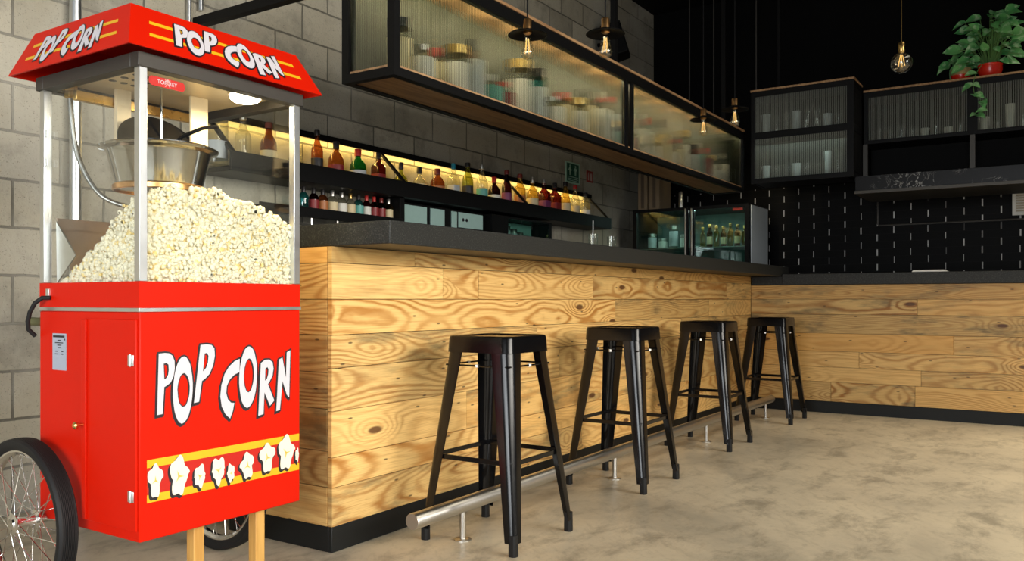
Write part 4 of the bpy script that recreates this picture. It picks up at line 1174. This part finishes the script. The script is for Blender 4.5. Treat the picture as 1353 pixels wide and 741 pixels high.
def plant(x, y, z, R, H, potm, label, n, spread, high, seed, trail=None, sub=None):
    rr = random.Random(seed)
    root = thing('potted_plant', (x, y, z), label, 'plant')
    MB().lathe([(0, 0), (R*.70, 0), (R*.74, .004), (R*1.0, H*.55), (R*.98, H*.9), (R*1.02, H*.93), (R*1.02, H), (R*.92, H), (R*.9, H*.85), (0, H*.84)], (x, y, z), 32).build('pot', potm, root, smooth=50)
    MB().lathe([(0, H*.85), (R*.895, H*.85), (R*.895, H*.87), (0, H*.90)], (x, y, z), 20).build('soil', 'soil', root)
    lf = MB(); sm = MB()
    for i in range(n):
        a = rr.uniform(0, 2*pi); el = rr.uniform(-.1, 1.35)
        r = spread*(.35+.65*rr.random())*cos(el*.75)
        tip = Vector((x+.62*r*cos(a), y+r*sin(a), z+H+max(-.02, high*(sin(max(el, 0)))*rr.uniform(.5, 1))+.02))
        b0 = Vector((x+R*.3*cos(a), y+R*.3*sin(a), z+H*.87))
        mid = (b0+tip)/2+Vector((0, 0, .06))
        sm.path([b0, mid, tip], .0022, 5)
        L = rr.uniform(.070, .125)
        dirn = Vector((cos(a)*.35-.15, sin(a), rr.uniform(-.6, .55)))
        leaf(lf, tip, dirn, (-1, rr.uniform(-.6, .3), rr.uniform(.2, .9)), L, L*rr.uniform(.62, .8), rr.uniform(.1, .45))
    if trail:
        pts = [Vector(p) for p in trail]
        sm.path([(x, y, z+H*.87)]+pts, .0025, 5)
        for i, p_ in enumerate(pts):
            if i == 0: continue
            for q in range(2):
                L = rr.uniform(.07, .11)
                leaf(lf, p_, (-.7, rr.uniform(-1, 1), rr.uniform(-.5, .15)), (-.7, 0, .7), L, L*.7, .35)
    lf.build('foliage', 'leaf', root, smooth=60, recalc=False); sm.build('stems', 'stem', root, smooth=60)
    return root
plant(7.46, .455, WZ1+.0005, .085, .105, 'red_pot', 'bushy pothos in a shiny red pot on the wide glass cabinet, trailing over its front', 78, .27, .43, 5,
      trail=[(7.36, .50, WZ1+.10), (7.315, .54, WZ1+.02), (7.30, .56, WZ1-.06), (7.305, .55, WZ1-.14), (7.30, .50, WZ1-.20), (7.305, .47, WZ1-.27), (7.305, .53, WZ1-.30)])
plant(7.46, .655, WZ1+.0005, .070, .085, 'red_pot', 'smaller plant in a dark red pot with woven wrap beside the bushy pothos', 12, .16, .14, 9)
wr = MB().lathe([(.0735, WZ1+.050), (.0755, WZ1+.055), (.0755, WZ1+.095), (.074, WZ1+.100), (.070, WZ1+.10), (.0722, WZ1+.05)], (7.46, .655, 0), 24).build('woven_wrap', 'wicker', bpy.data.objects['potted_plant.001'])

# ------------------------------------------------------------------ double door cooler
fx0, fx1, fy0, fy1, fz1 = 7.456, 8.05, 2.33, 3.47, 1.765
fg = thing('bottle_cooler', (7.75, 2.9, 0), 'tall black double glass door cooler at the end of the aisle behind the bar', 'cooler')
mb = MB().box(fx0+.04, fx1, fy0+.004, fy0+.02, 0, fz1).box(fx0+.04, fx1, fy1-.02, fy1, 0, fz1).box(fx1-.02, fx1, fy0+.02, fy1-.02, 0, fz1).box(fx0+.04, fx1-.02, fy0+.02, fy1-.02, fz1-.03, fz1).box(fx0+.04, fx1-.02, fy0+.02, fy1-.02, 0, .12)
mb.build('case', 'black', fg, smooth=0)
sp_ = MB().box(fx0+.06, fx1-.03, fy0-.002, fy0+.0035, .10, fz1-.012).build('side_panel', 'grey_panel', fg, smooth=0); sp_['label'] = 'pale grey side panel'
MB().box(fx1-.04, fx1-.021, fy0+.021, fy1-.021, .13, fz1-.031).build('lining', plain('cooler_lining', (.10, .16, .14), .5), fg, smooth=0)
for a, b, hy in ((fy0+.004, 2.885, 2.865), (2.905, fy1-.004, 2.925)):
    d_ = MB().box(fx0, fx0+.035, a, a+.038, .10, fz1-.004).box(fx0, fx0+.035, b-.038, b, .10, fz1-.004).box(fx0, fx0+.035, a+.038, b-.038, .10, .15).box(fx0, fx0+.035, a+.038, b-.038, fz1-.034, fz1-.004).build('door', 'black', fg, smooth=0)
    MB().box(fx0+.012, fx0+.020, a+.0385, b-.0385, .1505, fz1-.0345).build('pane', 'fridge_glass', d_, smooth=0)
    MB().box(fx0-.022, fx0-.002, hy-.006, hy+.006, .9, fz1-.02).build('handle', 'steel', d_, bevel=.002)
MB().box(fx0-.0008, fx0+.0115, 2.39, 2.48, fz1-.062, fz1-.040).build('brand_plate', 'sign_red', fg, smooth=0)
for zz in (1.10, 1.385):
    MB().box(fx0+.05, fx1-.05, fy0+.025, fy1-.025, zz-.006, zz).build('rack', 'alu', fg, smooth=0)
for j in range(7):  # amber bottles put in for a yellow reflection in the door glass
    bottle('tall', fx0+.12, 2.41+j*.066, 1.3855, .027, .19+.012*(j % 3), GL['amber' if j % 2 else 'gold'], CP['gold'], LB['cream'] if j % 2 else None, '%s stand-in amber bottle from the grey side panel inside the tall cooler' % ORD[j], 'bottle', 'bottles inside the tall cooler')
for j in range(4):
    bottle('jar', fx0+.13, 2.99+j*.11, 1.3855, .042, (.13, .22, .10, .15)[j], GL['clear'], CP['steel'], LB[('white', 'silver', 'white', 'silver')[j]], '%s pale jar from the handles inside the tall cooler' % ORD[j], 'jar', 'jars inside the tall cooler', False, (.1, .75))
# things on top of the cooler
for nm, x0, x1, y0, y1, h, lab in (('cardboard_box', 7.55, 7.85, 3.36, 3.455, .36, 'narrow brown carton standing on the cooler beside the block wall'), ('cardboard_box', 7.56, 7.84, 3.235, 3.345, .33, 'second narrow brown carton on the cooler, nearer its middle')):
    mb = MB().box(x0, x1, y0, y1, fz1+.0005, fz1+h)
    o_ = thing(nm, ((x0+x1)/2, (y0+y1)/2, fz1), lab, 'box', 'cartons on the tall cooler')
    mb.build('carton', 'cardboard', o_, bevel=.003)
    MB().box(x0-.001, x0-.0003, (y0+y1)/2-.016, (y0+y1)/2+.016, fz1+.02, fz1+h-.005).build('tape', plain('carton_tape', (.10, .07, .045), .4), o_, smooth=0)
o_ = MB().lathe([(0, 0), (.024, 0), (.024, .15), (.020, .158), (.012, .165), (0, .166)], (7.6, 3.03, fz1+.0005), 16).build('steel_canister', 'steel'); tag(o_, 'small slim steel canister standing on the cooler edge', 'canister')

# ------------------------------------------------------------------ fittings on walls
tag(MB().tube((2.04, 3.612, .0), (2.04, 3.612, CZ-.001), .025, 20).build('wall_pipe', 'alu'), 'thick silver pipe running up the block wall behind the popcorn cart', 'pipe')
tag(MB().tube((2.632, 3.64, 1.9), (2.632, 3.64, CZ-.001), .012, 12).build('conduit_pipe', M['alu']), 'thin grey conduit above the popcorn cart, first of the pair', 'pipe', 'thin conduits above the cart')
tag(MB().tube((2.700, 3.64, 2.36), (2.700, 3.64, CZ-.001), .014, 12).build('conduit_pipe', M['alu']), 'thin grey conduit above the popcorn cart, meeting the black arm', 'pipe', 'thin conduits above the cart')
for x, y, z0, lab in ((7.3, 2.83, 1.95, 'first thin hanging rod above the long cabinet end'), (7.3, 2.602, 1.95, 'second thin hanging rod above the long cabinet end'), (7.2, 2.19, AZ1, 'thin hanging rod beside the top of the corner cabinet')):
    tag(MB().tube((x, y, z0), (x, y, CZ-.001), .006, 8).build('ceiling_rod', 'housing'), lab, 'rod', 'ceiling rods in the corner')
spk = thing('wall_speaker', (7.1, 3.5, 3.35), 'black tilted loudspeaker high on the block wall', 'speaker')
mb = MB(); Rm = Matrix.Rotation(radians(-18), 4, 'X')@Matrix.Rotation(radians(20), 4, 'Z')
def sbox(mb, x0, x1, y0, y1, z0, z1):
    m_ = MB().box(x0, x1, y0, y1, z0, z1)
    mb.add([Vector((7.1, 3.48, 3.30))+Rm@Vector(v) for v in m_.v], m_.f)
sbox(mb, -.10, .10, -.09, .09, -.16, .16); mb.build('cabinet', 'black', spk, bevel=.008)
mb = MB(); sbox(mb, -.09, .09, -.097, -.091, -.15, .15); mb.build('grille', 'black_soft', spk, bevel=.002)
MB().tube((7.1, 3.5, 3.30), (7.1, WY-.001, 3.30), .018, 12).build('bracket', 'black', spk)
# green sign with two figures
def onwall(d): return lambda u, v: (u, WY-d, v)
sg = thing('wall_sign', (6.6, WY, 2.02), 'green and white sign with two pale figures on the block wall', 'sign')
MB().box(6.47, 6.73, WY-.006, WY-.001, 1.935, 2.125).build('plate', 'sign_white', sg, smooth=0)
MB().flat([[(6.49, 1.950), (6.71, 1.950), (6.71, 2.112), (6.49, 2.112)]], onwall(.007)).build('field', 'sign_green', sg, smooth=0, recalc=False)
mb = MB()
for cx, k in ((6.545, 1.0), (6.645, 1.18)):
    hd = [(cx+.011*k*cos(2*pi*q/14), 2.090+.010*sin(2*pi*q/14)) for q in range(14)]
    mb.flat([hd], onwall(.0085))
    mb.flat([[(cx-.012*k, 2.078), (cx+.012*k, 2.078), (cx+.030*k, 2.052), (cx+.024*k, 2.045), (cx+.013*k, 2.056), (cx+.010*k, 2.006), (cx+.002, 2.006), (cx, 2.030), (cx-.002, 2.006), (cx-.010*k, 2.006), (cx-.013*k, 2.056), (cx-.024*k, 2.045), (cx-.030*k, 2.052)]], onwall(.0085))
for z in (1.957, 1.972, 1.990): mb.flat([[(6.51, z), (6.69, z), (6.69, z+.006), (6.51, z+.006)]], onwall(.0085))
mb.build('figures', 'sign_white', sg, smooth=0, recalc=False)
sr = thing('safety_sign', (6.93, WY, 2.04), 'small red sign with a white extinguisher mark on the block wall', 'sign')
MB().box(6.865, 6.985, WY-.006, WY-.001, 1.985, 2.09).build('plate', 'sign_red', sr, smooth=0)
mb = MB()
mb.flat([[(6.885, 2.0), (6.905, 2.0), (6.905, 2.055), (6.900, 2.065), (6.890, 2.065), (6.885, 2.055)]], onwall(.0075))
mb.flat([[(6.93, 2.0), (6.965, 2.0), (6.965, 2.065), (6.93, 2.065)]], onwall(.0075)); mb.flat([[(6.888, 2.067), (6.965, 2.070), (6.965, 2.074), (6.888, 2.073)]], onwall(.0075))
mb.build('pictogram', plain('sign_pale', (.55, .40, .36), .5), sr, smooth=0, recalc=False)
# right side fittings
nt = thing('wall_vent', (TX, .2, 1.74), 'white framed louvred panel on the black tiled wall', 'vent')
MB().box(TX-.02, TX-.001, .02, .345, 1.62, 1.865).build('frame', 'paper', nt, bevel=.002)
mb = MB()
for q in range(9): mb.box(TX-.025, TX-.0205, .05, .315, 1.650+q*.022, 1.662+q*.022)
mb.build('louvre', plain('beige_louvre', (.42, .36, .26), .5), nt, smooth=0)
tag(MB().path([(TX-.0091, 1.42, 1.98), (TX-.0091, 1.42, 1.60), (TX-.0091, 1.41, 1.585), (TX-.0091, -1.0, 1.585)], .009, 8).build('black_conduit', M['housing']), 'thin black conduit crossing the tiled wall below the marble shelf', 'pipe')
mb = MB()
for q in range(3): mb.box(6.935+.004*q, 7.15-.006*q, .70+.01*q, .935-.004*q, 1.1065+.005*q, 1.1110+.005*q)
tag(mb.build('paper_sheet', 'paper', smooth=0), 'small stack of white paper lying on the side countertop', 'paper')

def lamp(name, loc, power, col, r=.03):
    l = bpy.data.lights.new(name, 'POINT'); l.energy = power; l.color = col; l.shadow_soft_size = r
    o = bpy.data.objects.new(name, l); COL.objects.link(o); o.location = loc; return o
# ------------------------------------------------------------------ light
w = bpy.data.worlds.new('World'); SC.world = w; w.use_nodes = True
bg_ = w.node_tree.nodes['Background']; bg_.inputs[0].default_value = (.75, .85, 1, 1); bg_.inputs[1].default_value = .07
area('daylight_front', (-.9, -4.6, 2.4), (radians(77), 0, 0), 10.6, 2.2, 235, (1, .95, .86), 75)
area('daylight_side', (-2.8, .3, 1.2), (radians(86), 0, radians(-66)), 3.2, 1.8, 72, (.93, .97, 1), 100)
area('overhead_fill', (5.6, -1.9, 3.9), (0, 0, 0), 4.5, 3.0, 150, (1, .90, .72), 110)  # unseen fill light added overhead to brighten the floor
for q in range(14):
    lamp('cabinet_led', (2.78+q*.318, UY0+.075, UZ1-.050), 3.0, (1, .86, .52), 0.0)
area('shelf_wash', (4.76, 3.632, 1.837), (radians(-12), 0, 0), 4.0, .02, 5.0, (1, .60, .09))
area('corner_wash', (7.05, 1.77, AZ1-.030), (0, 0, radians(90)), .7, .02, 1.2, (.85, 1, .92))
area('corner_wash', (7.045, 1.77, 2.233), (0, 0, radians(90)), .7, .02, 1.0, (.80, 1, .92))
area('wide_wash', (7.38, -.6, WZ1-.030), (0, 0, radians(90)), 3.7, .02, 6, (.9, 1, .95))
area('cooler_wash', (fx0+.06, 2.9, fz1-.036), (0, 0, radians(90)), 1.0, .02, 2.6, (.8, 1, .92))
area('hood_lamp', (1.772, 2.165, 1.518), (0, 0, 0), .07, .07, 5.0, (1, .76, .38))

# ------------------------------------------------------------------ camera
cam = bpy.data.cameras.new('camera'); co_ = bpy.data.objects.new('camera', cam); COL.objects.link(co_)
ang = math.atan(724.5/1111.0)
co_.location = (0, 0, .9)
co_.rotation_euler = (radians(90), 0, math.atan2(-cos(ang), sin(ang)))
cam.sensor_width = 36; cam.lens = 1111.0/1353*36; cam.shift_y = 25/1353; cam.clip_start = .05
SC.camera = co_
SC.view_settings.view_transform = 'Standard'
SC.view_settings.look = 'None'
SC.view_settings.exposure = 0
SC.cycles.max_bounces = 10; SC.cycles.transparent_max_bounces = 16; SC.cycles.transmission_bounces = 8
SC.cycles.sample_clamp_indirect = 6
